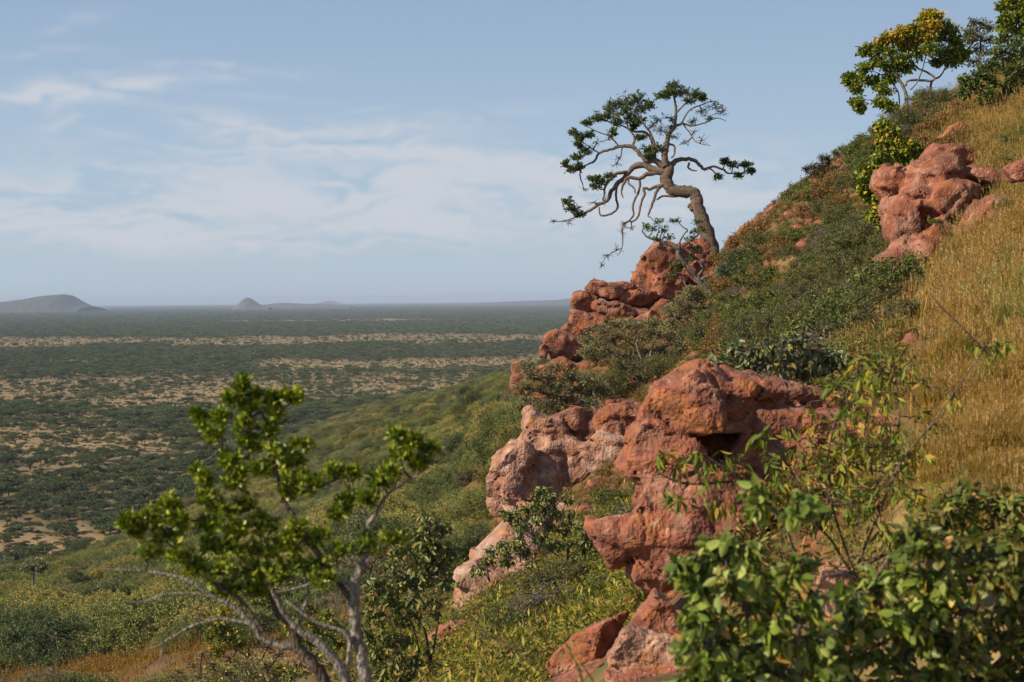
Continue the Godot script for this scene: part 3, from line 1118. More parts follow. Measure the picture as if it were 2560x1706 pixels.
	boulder(Z6, [[995, 200], [1060, 150], [1115, 170], [1060, 285], [985, 300]], 52.0, 0.4, 0.5, RED, "upright red stone beside the brown bush on the skyline", {"grow": 1.3})
	boulder(Z6, [[755, 345], [860, 298], [905, 350], [855, 415], [775, 395]], 53.0, 0.35, 0.5, RED, "dark stone in scrub below the skyline grass tuft", {"grow": 1.3})
	boulder(Z6, [[1095, 525], [1160, 478], [1240, 455], [1215, 565], [1150, 580]], 46.5, 0.35, 0.5, RED, "dark brown stone in shadowy scrub left of yellow vine", {"grow": 1.3})
	boulder(Z6, [[225, 815], [300, 775], [360, 800], [310, 870]], 52.5, 0.3, 0.4, RED, "small red stone at the edge of the blue green shrub", {"grow": 1.3})
	boulder(Z10, [[850, 590], [900, 545], [960, 580], [950, 660], [880, 670]], 38.0, 0.35, 0.5, RED, "red stone on the upper slope above the weathered outcrop", {"grow": 1.3})
	boulder(Z10, [[780, 680], [850, 620], [950, 650], [980, 720], [860, 750]], 33.0, 0.4, 0.5, RED, "flat red stone just behind the outcrop's top", {"grow": 1.3})
	boulder(Z10, [[1100, 830], [1190, 780], [1260, 800], [1240, 870], [1130, 880]], 21.0, 0.25, 0.4, RED, "low red stone in dry grass right of the weathered outcrop", {"grow": 1.3})


# ---------------------------------------------------------------- plants
func style(l: float, w: float, leaves: int, cols: Array, more := {}) -> Dictionary:
	var s := {"len": l, "wid": w, "leaves": leaves, "cols": cols, "droop": 0.1, "twig": 0.005, "bark": Color(0.2, 0.17, 0.15), "big": false, "spread": 0.9, "bare": 0.0, "up": 0.0}
	s.merge(more, true)
	return s


func plant(d := 0.0) -> Dictionary:
	return {"wood": Buf.new(), "leaf": Buf.new(), "nodes": PackedVector3Array(), "d": d, "n": 0}


func nearest(pl: Dictionary, p: Vector3, flat: bool) -> Vector3:
	var best := 1e18
	var out := p
	var nodes: PackedVector3Array = pl.nodes
	for q in nodes:
		var e := q - p
		var s := e.length_squared()
		if flat:
			var a := e.dot(cam_basis.x)
			var b := e.dot(cam_basis.y)
			s = a * a + b * b
		if s < best:
			best = s
			out = q
	return out


func limb3(pl: Dictionary, pts: PackedVector3Array, rad: PackedFloat32Array, sides: int, bark: Color, wob := 0.14, sub := 4) -> void:
	var pp := PackedVector3Array()
	var rr := PackedFloat32Array()
	var m := pts.size()
	for k in m - 1:
		var p0 := pts[maxi(k - 1, 0)]
		var p3 := pts[mini(k + 2, m - 1)]
		for s in sub:
			var t := s / float(sub)
			var q := pts[k].cubic_interpolate(pts[k + 1], p0, p3, t)
			var r := lerpf(rad[k], rad[k + 1], t)
			pp.push_back(q + ball() * r * (wob if r > 0.12 else wob * 2.5))
			rr.push_back(r)
	pp.push_back(pts[m - 1])
	rr.push_back(rad[m - 1])
	var w: Buf = pl.wood
	w.tube(pp, rr, sides, bark, 0.25, 0.16)
	var nodes: PackedVector3Array = pl.nodes
	nodes.append_array(pp)
	pl.nodes = nodes


# A limb traced in zone coordinates: [x, y, radius] ...; it starts at the depth of the limb it leaves and strays in depth on its way.
func limb(pl: Dictionary, zone: Array, pts: Array, bark: Color, stray := 0.3) -> void:
	var d: float = pl.d
	var nodes: PackedVector3Array = pl.nodes
	var sx: float = zone[0] + pts[0][0] * zone[2]
	var sy: float = zone[1] + pts[0][1] * zone[2]
	var w0 := 0.0
	if nodes.size() > 0:
		w0 = d + nearest(pl, at(sx, sy, d), true).dot(cam_basis.z)
	var a: Vector2 = Vector2(pts[0][0], pts[0][1])
	var b: Vector2 = Vector2(pts[pts.size() - 1][0], pts[pts.size() - 1][1])
	var span := a.distance_to(b) * float(zone[2]) / F * d
	var w1 := w0 + rnd(-stray, stray) * span
	var v := PackedVector3Array()
	var r := PackedFloat32Array()
	for k in pts.size():
		var t := k / float(pts.size() - 1)
		v.push_back(at(zone[0] + pts[k][0] * zone[2], zone[1] + pts[k][1] * zone[2], d - lerpf(w0, w1, t)))
		r.push_back(pts[k][2] * zone[2] / F * d)
	limb3(pl, v, r, 12 if r[0] / d * F > 5.0 else 6, bark)


func blob3(pl: Dictionary, c: Vector3, r: Vector3, st: Dictionary, twigs: int, from_node := true, flat := false) -> void:
	var w: Buf = pl.wood
	var lf: Buf = pl.leaf
	var cols: Array = st.cols
	var twig: float = st.twig
	var mean := (r.x + r.y + r.z) / 3.0
	if from_node:
		var q := nearest(pl, c, flat)
		var gap := q.distance_to(c)
		if gap > mean * 0.15:
			var mid := q.lerp(c, 0.5) + ball() * gap * 0.16
			var pts := PackedVector3Array([q, q.lerp(mid, 0.5) + ball() * gap * 0.06, mid, mid.lerp(c, 0.5) + ball() * gap * 0.06, c])
			w.tube(pts, PackedFloat32Array([twig * 2.6, twig * 2.3, twig * 2.0, twig * 1.7, twig * 1.4]), 4, st.bark, 0.2, 0.1)
	for k in twigs:
		var u := ball()
		u = u.normalized() * pow(u.length(), 0.45)
		var e := c + Vector3(u.x * r.x, u.y * r.y + mean * st.up * rng.randf(), u.z * r.z)
		var s := c + ball() * mean * 0.3
		var mid := s.lerp(e, 0.5) + ball() * mean * 0.22
		w.tube(PackedVector3Array([s, mid, e]), PackedFloat32Array([twig, twig * 0.8, twig * 0.45]), 3, st.bark, 0.25, 0.0)
		if rng.randf() < st.bare:
			continue
		var col0: Color = cols[rng.randi() % cols.size()]
		var dir0 := (e - s).normalized()
		for q in int(st.leaves):
			var t := rnd(0.25, 1.05)
			var p := s.lerp(mid, t * 2.0) if t < 0.5 else mid.lerp(e, t * 2.0 - 1.0)
			p += ball() * st.len * st.spread
			var dir := (dir0 * 0.55 + ball() * 1.1 + Vector3(0, -st.droop, 0)).normalized()
			var side := dir.cross(ball() + Vector3(0.01, 0.02, 0.03)).normalized()
			var col: Color = col0 if rng.randf() < 0.6 else cols[rng.randi() % cols.size()]
			var f := rnd(0.72, 1.28)
			col = Color(col.r * f, col.g * f, col.b * f)
			var l: float = st.len * (rnd(0.65, 1.3) if rng.randf() < 0.7 else rnd(0.4, 1.5))
			if st.big and rng.randf() < 0.05:
				col = Color(0.36, 0.2, 0.06) if rng.randf() < 0.5 else Color(0.36, 0.3, 0.05)
			if st.big:
				lf.big_leaf(p, dir, side, l, l * st.wid / st.len, rnd(0.05, 0.35), col)
			else:
				lf.leaf(p, dir, side, l, l * st.wid / st.len, col)


func blob(pl: Dictionary, zone: Array, x: float, y: float, rx: float, ry: float, st: Dictionary, twigs: int, strayed := 0.7) -> void:
	var d: float = pl.d
	var px: float = zone[0] + x * zone[2]
	var py: float = zone[1] + y * zone[2]
	var q := nearest(pl, at(px, py, d), true)
	var w := d + q.dot(cam_basis.z)
	var k: float = zone[2] / F * d
	var c := at(px, py, d - w + rnd(-strayed, strayed) * (rx + ry) * 0.5 * k)
	blob3(pl, c, Vector3(rx * k, ry * k, (rx + ry) * 0.5 * k), st, twigs, true, true)


func blobs(pl: Dictionary, zone: Array, list: Array, st: Dictionary, twigs: int) -> void:
	for b in list:
		blob(pl, zone, b[0], b[1], b[2], b[3], st, b[4] if b.size() > 4 else twigs)


func blobs_wide(pl: Dictionary, zone: Array, list: Array, st: Dictionary, twigs: int) -> void:
	for b in list:
		blob(pl, zone, b[0], b[1], b[2] * 1.3, b[3] * 1.1, st, b[4] * 2 if b.size() > 4 else twigs)


# Hangs what was grown in world places under a thing at base.
func settle(pl: Dictionary, called: String, base: Vector3, label: String, category: String, leaf_m: Material, wood_name := "trunk", leaf_name := "crown", group := "") -> Node3D:
	var o := thing(called, base, label, category, group)
	for pair in [["wood", wood_name, M.bark], ["leaf", leaf_name, leaf_m]]:
		var b: Buf = pl[pair[0]]
		if b.v.size() == 0:
			continue
		for k in b.v.size():
			b.v[k] -= base
		part(pair[1], b.mesh(pair[2]), o)
	return o


# A free standing shrub about its own base, 1 unit = 1 metre.
func shrub(st: Dictionary, h: float, w: float, stems: int, lumps: int, twigs: int, low := 0.3, flat := 1.0) -> Dictionary:
	var pl := plant()
	pl.nodes = PackedVector3Array([Vector3.ZERO])
	for s in stems:
		var an := TAU * (s + rnd(-0.3, 0.3)) / stems
		var out := w * rnd(0.15, 0.36)
		var e := Vector3(cos(an) * out, h * rnd(0.5, 0.75), sin(an) * out)
		var m1 := Vector3(cos(an) * out * 0.3, h * 0.22, sin(an) * out * 0.3) + ball() * 0.06 * h
		var m2 := m1.lerp(e, 0.55) + ball() * 0.08 * h
		var r: float = st.twig * 4.0
		limb3(pl, PackedVector3Array([Vector3(cos(an), 0, sin(an)) * 0.03 * w + Vector3(0, -0.12 * h, 0), m1, m2, e]), PackedFloat32Array([r, r * 0.8, r * 0.6, r * 0.4]), 5, st.bark, 0.4, 3)
	for k in lumps:
		var an := rnd(0, TAU)
		var q := sqrt(rng.randf()) * 0.5 * w
		var top := h * (1.0 - 0.45 * pow(q / (0.5 * w), 2.0))
		var y := lerpf(h * low, top, pow(rng.randf(), 0.6)) * 0.9
		var rr := w * rnd(0.11, 0.2)
		blob3(pl, Vector3(cos(an) * q, y, sin(an) * q), Vector3(rr, rr * 0.75 * flat, rr), st, twigs)
	return pl


func meshes_of(pl: Dictionary, leaf_m: Material) -> Array:
	var a: Buf = pl.wood
	var b: Buf = pl.leaf
	return [a.mesh(M.bark), b.mesh(leaf_m) if b.v.size() > 0 else null]


func joined(pl: Dictionary, leaf_m: Material) -> ArrayMesh:
	var am := ArrayMesh.new()
	for pair in [[pl.wood, M.bark], [pl.leaf, leaf_m]]:
		var b: Buf = pair[0]
		if b.v.size() == 0:
			continue
		var a := []
		a.resize(Mesh.ARRAY_MAX)
		a[Mesh.ARRAY_VERTEX] = b.v
		a[Mesh.ARRAY_NORMAL] = b.n
		a[Mesh.ARRAY_COLOR] = b.c
		a[Mesh.ARRAY_INDEX] = b.i
		am.add_surface_from_arrays(Mesh.PRIMITIVE_TRIANGLES, a)
		am.surface_set_material(am.get_surface_count() - 1, pair[1])
	return am


func spread_copies(called: String, mesh: Mesh, places: Array, tints: PackedColorArray, label: String) -> void:
	if places.is_empty():
		return
	var mm := MultiMesh.new()
	mm.transform_format = MultiMesh.TRANSFORM_3D
	mm.use_colors = true
	mm.mesh = mesh
	mm.instance_count = places.size()
	for k in places.size():
		mm.set_instance_transform(k, places[k])
		mm.set_instance_color(k, tints[k])
	var o := MultiMeshInstance3D.new()
	o.multimesh = mm
	o.name = numbered(called)
	add_child(o)
	o.set_meta("kind", "stuff")
	o.set_meta("label", label)


const HERO_BARK := Color(0.37, 0.30, 0.245)


func build_leaning_tree() -> void:
	rng.seed = 101
	var pl := plant(60.0)
	var b := HERO_BARK
	limb(pl, Z8, [[1330, 1330, 66], [1305, 1270, 58], [1288, 1180, 50], [1250, 1060, 44], [1215, 960, 40], [1208, 900, 39], [1180, 868, 40], [1110, 862, 38], [1050, 848, 36], [1015, 810, 38], [1010, 760, 40], [1025, 715, 36], [1010, 680, 28]], Color(0.33, 0.25, 0.2), 0.1)
	limb(pl, Z8, [[1318, 1270, 40], [1285, 1320, 26], [1245, 1350, 12], [1210, 1385, 5]], Color(0.33, 0.25, 0.2), 0.4)
	limb(pl, Z8, [[1325, 1275, 40], [1380, 1305, 24], [1430, 1322, 10], [1470, 1350, 4]], Color(0.33, 0.25, 0.2), 0.4)
	limb(pl, Z8, [[1312, 1280, 36], [1318, 1340, 22], [1330, 1390, 8]], Color(0.33, 0.25, 0.2), 0.6)
	limb(pl, Z8, [[1180, 980, 14], [1165, 955, 18], [1150, 960, 6]], b)
	limb(pl, Z8, [[1028, 710, 20], [1060, 670, 18], [1120, 650, 14], [1190, 655, 12], [1230, 690, 11], [1260, 715, 10], [1310, 697, 8], [1380, 715, 7], [1410, 740, 6], [1470, 740, 4], [1560, 740, 2]], b)
	limb(pl, Z8, [[1260, 715, 7], [1300, 715, 6], [1340, 760, 4], [1330, 800, 2]], b)
	limb(pl, Z8, [[1160, 670, 8], [1150, 700, 7], [1175, 720, 6], [1210, 725, 4]], b)
	limb(pl, Z8, [[1010, 735, 30], [930, 720, 24], [870, 690, 22], [800, 695, 20], [760, 740, 16], [700, 800, 14], [650, 860, 13], [620, 920, 12], [560, 950, 10], [500, 990, 9], [430, 1020, 6], [350, 1050, 4], [250, 1060, 2]], b, 0.2)
	limb(pl, Z8, [[770, 730, 12], [690, 740, 11], [640, 780, 10], [610, 830, 8], [600, 900, 6]], b)
	limb(pl, Z8, [[715, 790, 10], [685, 830, 8], [680, 900, 8], [690, 960, 8], [650, 1005, 7], [580, 1015, 6], [570, 960, 4]], b)
	limb(pl, Z8, [[940, 740, 16], [880, 750, 14], [830, 775, 13], [760, 770, 11], [730, 810, 9], [715, 860, 6], [728, 905, 3]], b)
	limb(pl, Z8, [[760, 775, 8], [765, 810, 7], [800, 840, 6], [805, 870, 5]], b)
	limb(pl, Z8, [[835, 785, 9], [835, 840, 9], [815, 890, 8], [790, 950, 8], [795, 1010, 7], [760, 1055, 6], [715, 1080, 5]], b)
	limb(pl, Z8, [[1000, 815, 18], [950, 825, 12], [900, 845, 10], [860, 840, 9], [865, 880, 8], [840, 950, 7], [825, 1020, 7], [790, 1055, 6], [745, 1060, 5], [720, 1100, 4], [725, 1180, 4], [715, 1240, 3], [690, 1280, 2]], b)
	limb(pl, Z8, [[715, 1230, 3], [640, 1270, 2.4], [600, 1310, 2], [570, 1370, 1.2]], b)
	limb(pl, Z8, [[970, 825, 14], [945, 860, 10], [925, 920, 9], [905, 975, 7], [890, 1020, 5], [910, 1030, 3]], b)
	limb(pl, Z8, [[1140, 880, 14], [1050, 890, 9], [985, 890, 7], [945, 915, 5]], b)
	limb(pl, Z8, [[1000, 700, 28], [940, 660, 20], [870, 650, 16], [830, 610, 14], [790, 570, 13], [720, 565, 11], [640, 585, 9], [570, 610, 8], [540, 660, 7], [480, 690, 5], [450, 720, 3]], b)
	limb(pl, Z8, [[700, 565, 6], [640, 500, 5], [560, 470, 4], [460, 420, 2]], b)
	limb(pl, Z8, [[570, 610, 6], [510, 570, 4], [440, 520, 3], [380, 460, 2]], b)
	limb(pl, Z8, [[790, 570, 9], [800, 500, 8], [760, 450, 6], [755, 390, 4], [740, 300, 2]], b)
	limb(pl, Z8, [[720, 570, 6], [710, 630, 4], [680, 680, 3], [650, 700, 2]], b)
	limb(pl, Z8, [[940, 660, 14], [920, 560, 12], [910, 510, 12], [860, 470, 9], [800, 470, 7], [720, 430, 5], [620, 400, 3]], b)
	limb(pl, Z8, [[1005, 690, 26], [1000, 620, 20], [1015, 560, 18], [1020, 490, 14], [1060, 440, 11], [1070, 370, 10], [1070, 300, 8], [1060, 250, 6], [1050, 180, 3]], b, 0.15)
	limb(pl, Z8, [[1050, 440, 9], [1110, 415, 8], [1180, 430, 6], [1260, 410, 4], [1340, 380, 3], [1400, 400, 1.6]], b)
	limb(pl, Z8, [[1110, 412, 6], [1160, 330, 5], [1250, 290, 4], [1330, 270, 3], [1390, 330, 1.6]], b)
	limb(pl, Z8, [[1070, 350, 6], [1130, 290, 5], [1200, 230, 3], [1260, 210, 2]], b)
	limb(pl, Z8, [[1015, 550, 8], [1060, 560, 7], [1060, 620, 6], [1040, 640, 5]], b)
	limb(pl, Z8, [[1120, 420, 5], [1170, 490, 4], [1210, 540, 3], [1300, 560, 1.5]], b)
	limb(pl, Z8, [[1000, 620, 12], [940, 560, 9], [900, 470, 8], [850, 400, 6], [840, 320, 3]], b)
	var st := style(0.09, 0.046, 13, [Color(0.06, 0.10, 0.026), Color(0.08, 0.125, 0.028), Color(0.045, 0.075, 0.024), Color(0.11, 0.145, 0.032)], {"twig": 0.012, "bark": Color(0.24, 0.2, 0.18), "droop": -0.25, "spread": 0.55, "up": 0.35})
	limb(pl, Z8, [[745, 320, 2.5], [748, 270, 2.2], [742, 240, 1.8], [738, 214, 1.5]], b, 0.0)
	var thin := style(0.085, 0.035, 6, [Color(0.045, 0.07, 0.028), Color(0.065, 0.085, 0.035)], {"twig": 0.011, "bark": Color(0.17, 0.145, 0.13), "bare": 0.35})
	var bare := style(0.08, 0.04, 2, [Color(0.05, 0.06, 0.03)], {"twig": 0.014, "bark": Color(0.23, 0.2, 0.18), "bare": 0.85})
	blobs(pl, Z8, [[1060, 180, 60, 40], [1110, 215, 50, 35], [985, 240, 60, 32], [1035, 225, 50, 40], [1200, 235, 60, 35], [1160, 270, 50, 25], [1240, 250, 40, 30],
		[830, 260, 70, 45], [890, 300, 50, 45], [760, 290, 70, 45], [690, 290, 70, 40], [820, 330, 80, 50], [720, 350, 80, 45], [640, 320, 60, 35], [600, 370, 75, 35], [560, 390, 50, 25], [490, 415, 50, 22], [690, 410, 60, 40], [840, 400, 60, 35], [780, 390, 60, 40],
		[660, 480, 40, 40], [840, 510, 45, 25], [900, 590, 60, 35], [960, 590, 50, 40], [900, 630, 50, 25], [800, 440, 40, 25],
		[400, 480, 35, 25], [450, 510, 45, 30], [440, 560, 45, 45], [480, 600, 60, 35], [420, 640, 50, 25], [350, 680, 30, 25], [390, 720, 50, 25], [440, 700, 45, 25], [510, 490, 40, 25],
		[530, 780, 45, 25], [580, 800, 55, 35], [640, 765, 45, 25], [550, 830, 40, 22],
		[365, 930, 45, 40], [400, 980, 60, 35], [450, 1010, 45, 25],
		[1390, 665, 35, 25], [1440, 690, 45, 25], [1530, 690, 50, 25], [1560, 730, 40, 20], [1480, 760, 40, 20], [1350, 765, 35, 22]], st, 32)
	blobs(pl, Z8, [[960, 390, 70, 45], [1040, 440, 60, 45], [970, 460, 60, 40], [1050, 500, 50, 35], [920, 430, 50, 40], [1320, 300, 70, 40], [1240, 340, 60, 45], [1180, 400, 50, 40], [1370, 340, 45, 35], [1290, 380, 60, 30], [1040, 380, 50, 35]], thin, 20)
	blobs(pl, Z8, [[280, 1050, 60, 28], [370, 1060, 60, 35], [540, 930, 60, 35], [600, 920, 40, 50], [1240, 520, 70, 50], [1190, 470, 50, 40], [680, 680, 50, 35], [700, 640, 40, 35], [630, 520, 60, 40], [560, 540, 50, 40], [740, 1080, 60, 40], [720, 1130, 40, 60], [620, 1280, 55, 40], [590, 1340, 30, 35], [690, 1240, 40, 50], [470, 850, 50, 15], [1120, 540, 50, 35], [780, 1100, 50, 30]], bare, 9)
	settle(pl, "leaning_tree", at(1790, 655, 60.0), "gnarled tree with a bent leaning trunk and drooping limbs on rocks", "tree", M.leaf)
	# the small grey tree before it
	pl = plant(51.0)
	b = Color(0.36, 0.32, 0.29)
	limb(pl, Z8, [[1440, 1720, 24], [1390, 1640, 23], [1330, 1560, 22], [1260, 1490, 20], [1210, 1430, 18], [1140, 1350, 16], [1090, 1280, 15], [1085, 1240, 14], [1040, 1210, 12], [960, 1180, 10], [890, 1160, 7], [850, 1120, 4]], b, 0.1)
	limb(pl, Z8, [[1085, 1250, 12], [1150, 1190, 9], [1210, 1150, 6], [1250, 1090, 3]], b)
	limb(pl, Z8, [[1205, 1420, 10], [1245, 1380, 9], [1240, 1340, 8], [1215, 1320, 6]], b)
	limb(pl, Z8, [[1230, 1440, 12], [1280, 1415, 10], [1272, 1388, 6]], b)
	limb(pl, Z8, [[1250, 1480, 8], [1190, 1480, 7], [1130, 1470, 5], [1140, 1420, 3]], b)
	limb(pl, Z8, [[1270, 1500, 6], [1320, 1490, 4], [1340, 1480, 2]], b)
	limb(pl, Z8, [[1090, 1270, 8], [1100, 1180, 6], [1150, 1110, 4]], b)
	st = style(0.075, 0.045, 10, [Color(0.075, 0.125, 0.025), Color(0.05, 0.085, 0.022), Color(0.10, 0.15, 0.03)], {"twig": 0.009, "bark": Color(0.2, 0.17, 0.15), "droop": -0.1})
	blobs(pl, Z8, [[870, 1090, 45, 35], [920, 1110, 50, 40], [960, 1060, 50, 25], [1000, 1110, 50, 35], [950, 1165, 50, 25], [1070, 1050, 45, 25], [1020, 1160, 50, 30], [1220, 1065, 50, 28], [1250, 1110, 40, 30], [1160, 1170, 50, 28], [1190, 1120, 40, 30], [1060, 1330, 45, 50], [1090, 1360, 40, 40], [1190, 1250, 45, 35], [1160, 1310, 40, 40], [1050, 1410, 40, 35]], st, 10)
	settle(pl, "slanting_tree", at(1830, 808, 51.0), "small slanting tree with a smooth grey trunk before the tall crag", "tree", M.leaf)
	stage("leaning tree")


func build_near_left_bush() -> void:
	rng.seed = 202
	var pl := plant(6.0)
	var g := Color(0.5, 0.48, 0.455)
	var dk := Color(0.2, 0.16, 0.13)
	limb(pl, Z9, [[1290, 1760, 36], [1190, 1568, 31], [1130, 1480, 28], [1060, 1400, 26], [1040, 1330, 24], [1030, 1290, 20], [960, 1240, 16], [930, 1130, 12]], dk, 0.15)
	limb(pl, Z9, [[1045, 1400, 18], [960, 1390, 16], [880, 1350, 14], [840, 1290, 12], [740, 1200, 11], [620, 1140, 11], [540, 1080, 10], [400, 1040, 8], [280, 1025, 5], [120, 1020, 3]], g)
	limb(pl, Z9, [[1410, 1760, 36], [1390, 1568, 34], [1370, 1450, 32], [1335, 1300, 28], [1330, 1150, 26], [1350, 1050, 22], [1385, 960, 15], [1395, 880, 14], [1405, 800, 15], [1440, 750, 10], [1500, 650, 8], [1580, 600, 6], [1700, 510, 4], [1740, 420, 2]], g, 0.1)
	limb(pl, Z9, [[1300, 1740, 30], [1290, 1560, 26], [1250, 1480, 24], [1150, 1370, 20], [1060, 1310, 16], [990, 1230, 14], [960, 1170, 12], [930, 1110, 10]], g, 0.15)
	limb(pl, Z9, [[1290, 1540, 14], [1310, 1400, 12], [1290, 1330, 10], [1180, 1290, 9], [1110, 1250, 8], [1000, 1170, 6]], g)
	limb(pl, Z9, [[1330, 1190, 16], [1200, 1000, 14], [1120, 890, 14], [1050, 780, 13], [990, 680, 12], [960, 560, 10], [930, 450, 8], [920, 330, 6], [860, 230, 4], [780, 130, 2]], dk, 0.2)
	limb(pl, Z9, [[960, 570, 7], [940, 420, 6], [950, 280, 5], [1000, 230, 4], [1060, 180, 2]], dk)
	limb(pl, Z9, [[1000, 690, 8], [1120, 630, 6], [1230, 590, 5], [1340, 550, 3]], dk)
	limb(pl, Z9, [[900, 1330, 10], [780, 1170, 9], [640, 1080, 8], [500, 960, 6], [350, 830, 4], [220, 780, 2]], dk)
	limb(pl, Z9, [[930, 1120, 7], [800, 980, 7], [700, 890, 6], [620, 840, 5], [580, 780, 3]], g)
	limb(pl, Z9, [[960, 560, 6], [850, 500, 5], [700, 420, 4], [600, 300, 2]], dk)
	limb(pl, Z9, [[840, 1290, 8], [700, 1260, 8], [560, 1290, 7], [450, 1350, 6], [380, 1390, 4], [330, 1410, 3]], Color(0.45, 0.42, 0.38))
	limb(pl, Z9, [[405, 1372, 4], [395, 1420, 4], [390, 1470, 3]], g)
	limb(pl, Z9, [[600, 1135, 6], [420, 1140, 5], [330, 1170, 4], [240, 1180, 3]], g)
	limb(pl, Z9, [[1330, 1110, 10], [1260, 1070, 9], [1200, 1060, 8], [1060, 1110, 7], [950, 1130, 6]], g)
	limb(pl, Z9, [[1060, 1310, 12], [1080, 1220, 10], [1110, 1130, 8], [1090, 1000, 5]], g)
	limb(pl, Z9, [[1340, 1030, 5], [1400, 1005, 4], [1200, 1012, 3]], g)
	limb(pl, Z9, [[1405, 800, 8], [1370, 720, 6], [1310, 630, 3]], g)
	limb(pl, Z9, [[1350, 1050, 7], [1450, 920, 5], [1590, 880, 2]], g)
	limb(pl, Z9, [[950, 1150, 6], [900, 950, 5], [860, 800, 4], [820, 650, 3]], dk)
	var st := style(0.03, 0.015, 13, [Color(0.17, 0.235, 0.018), Color(0.23, 0.29, 0.022), Color(0.115, 0.17, 0.018), Color(0.31, 0.35, 0.03), Color(0.085, 0.13, 0.018)], {"twig": 0.0022, "bark": Color(0.22, 0.19, 0.16), "droop": -0.35, "spread": 0.3, "up": 0.7})
	blobs(pl, Z9, [[780, 150, 45, 40], [850, 170, 40, 30], [735, 200, 35, 25], [950, 190, 40, 35], [1040, 190, 40, 30], [830, 240, 60, 45], [950, 270, 45, 40], [690, 280, 40, 25], [610, 310, 35, 35], [800, 330, 80, 45], [930, 340, 60, 45], [1080, 420, 50, 20], [650, 380, 45, 45], [830, 430, 90, 50], [720, 490, 70, 35], [960, 470, 80, 50], [1040, 510, 50, 35], [880, 550, 90, 50], [1040, 590, 80, 35], [610, 590, 35, 35], [760, 600, 70, 45], [1010, 650, 50, 35], [1240, 570, 80, 30], [1330, 560, 35, 22], [1140, 620, 50, 22],
		[1545, 370, 40, 30], [1610, 420, 60, 40], [1700, 440, 50, 40], [1560, 480, 60, 40], [1640, 510, 50, 35], [1450, 600, 55, 40], [1510, 560, 50, 40], [1400, 680, 50, 40], [1290, 690, 40, 40], [1250, 760, 45, 40],
		[440, 710, 55, 40], [350, 780, 65, 40], [480, 790, 65, 50], [280, 850, 55, 35], [420, 870, 80, 50], [340, 950, 65, 35], [480, 960, 65, 45], [620, 690, 60, 35], [700, 750, 75, 50], [620, 820, 75, 45], [800, 730, 75, 50], [760, 830, 85, 50], [900, 810, 90, 50], [1050, 840, 70, 50], [640, 920, 70, 50], [760, 930, 85, 50], [900, 950, 90, 45], [1020, 920, 90, 50], [1150, 880, 75, 40], [560, 1030, 75, 45], [680, 1040, 90, 50], [820, 1050, 90, 50], [960, 1050, 90, 45], [1100, 1020, 100, 35], [1250, 960, 100, 35], [1400, 920, 90, 30], [1520, 885, 60, 22], [720, 1130, 75, 35], [870, 1140, 60, 35], [1180, 1080, 60, 25], [220, 800, 30, 25], [240, 790, 20, 20], [560, 270, 15, 12], [565, 545, 15, 15]], st, 20)
	settle(pl, "shrub", at(860, 1800, 6.0), "small leaved green shrub with grey and dark stems over the valley", "shrub", M.gloss, "stems", "foliage")
	stage("near left bush")


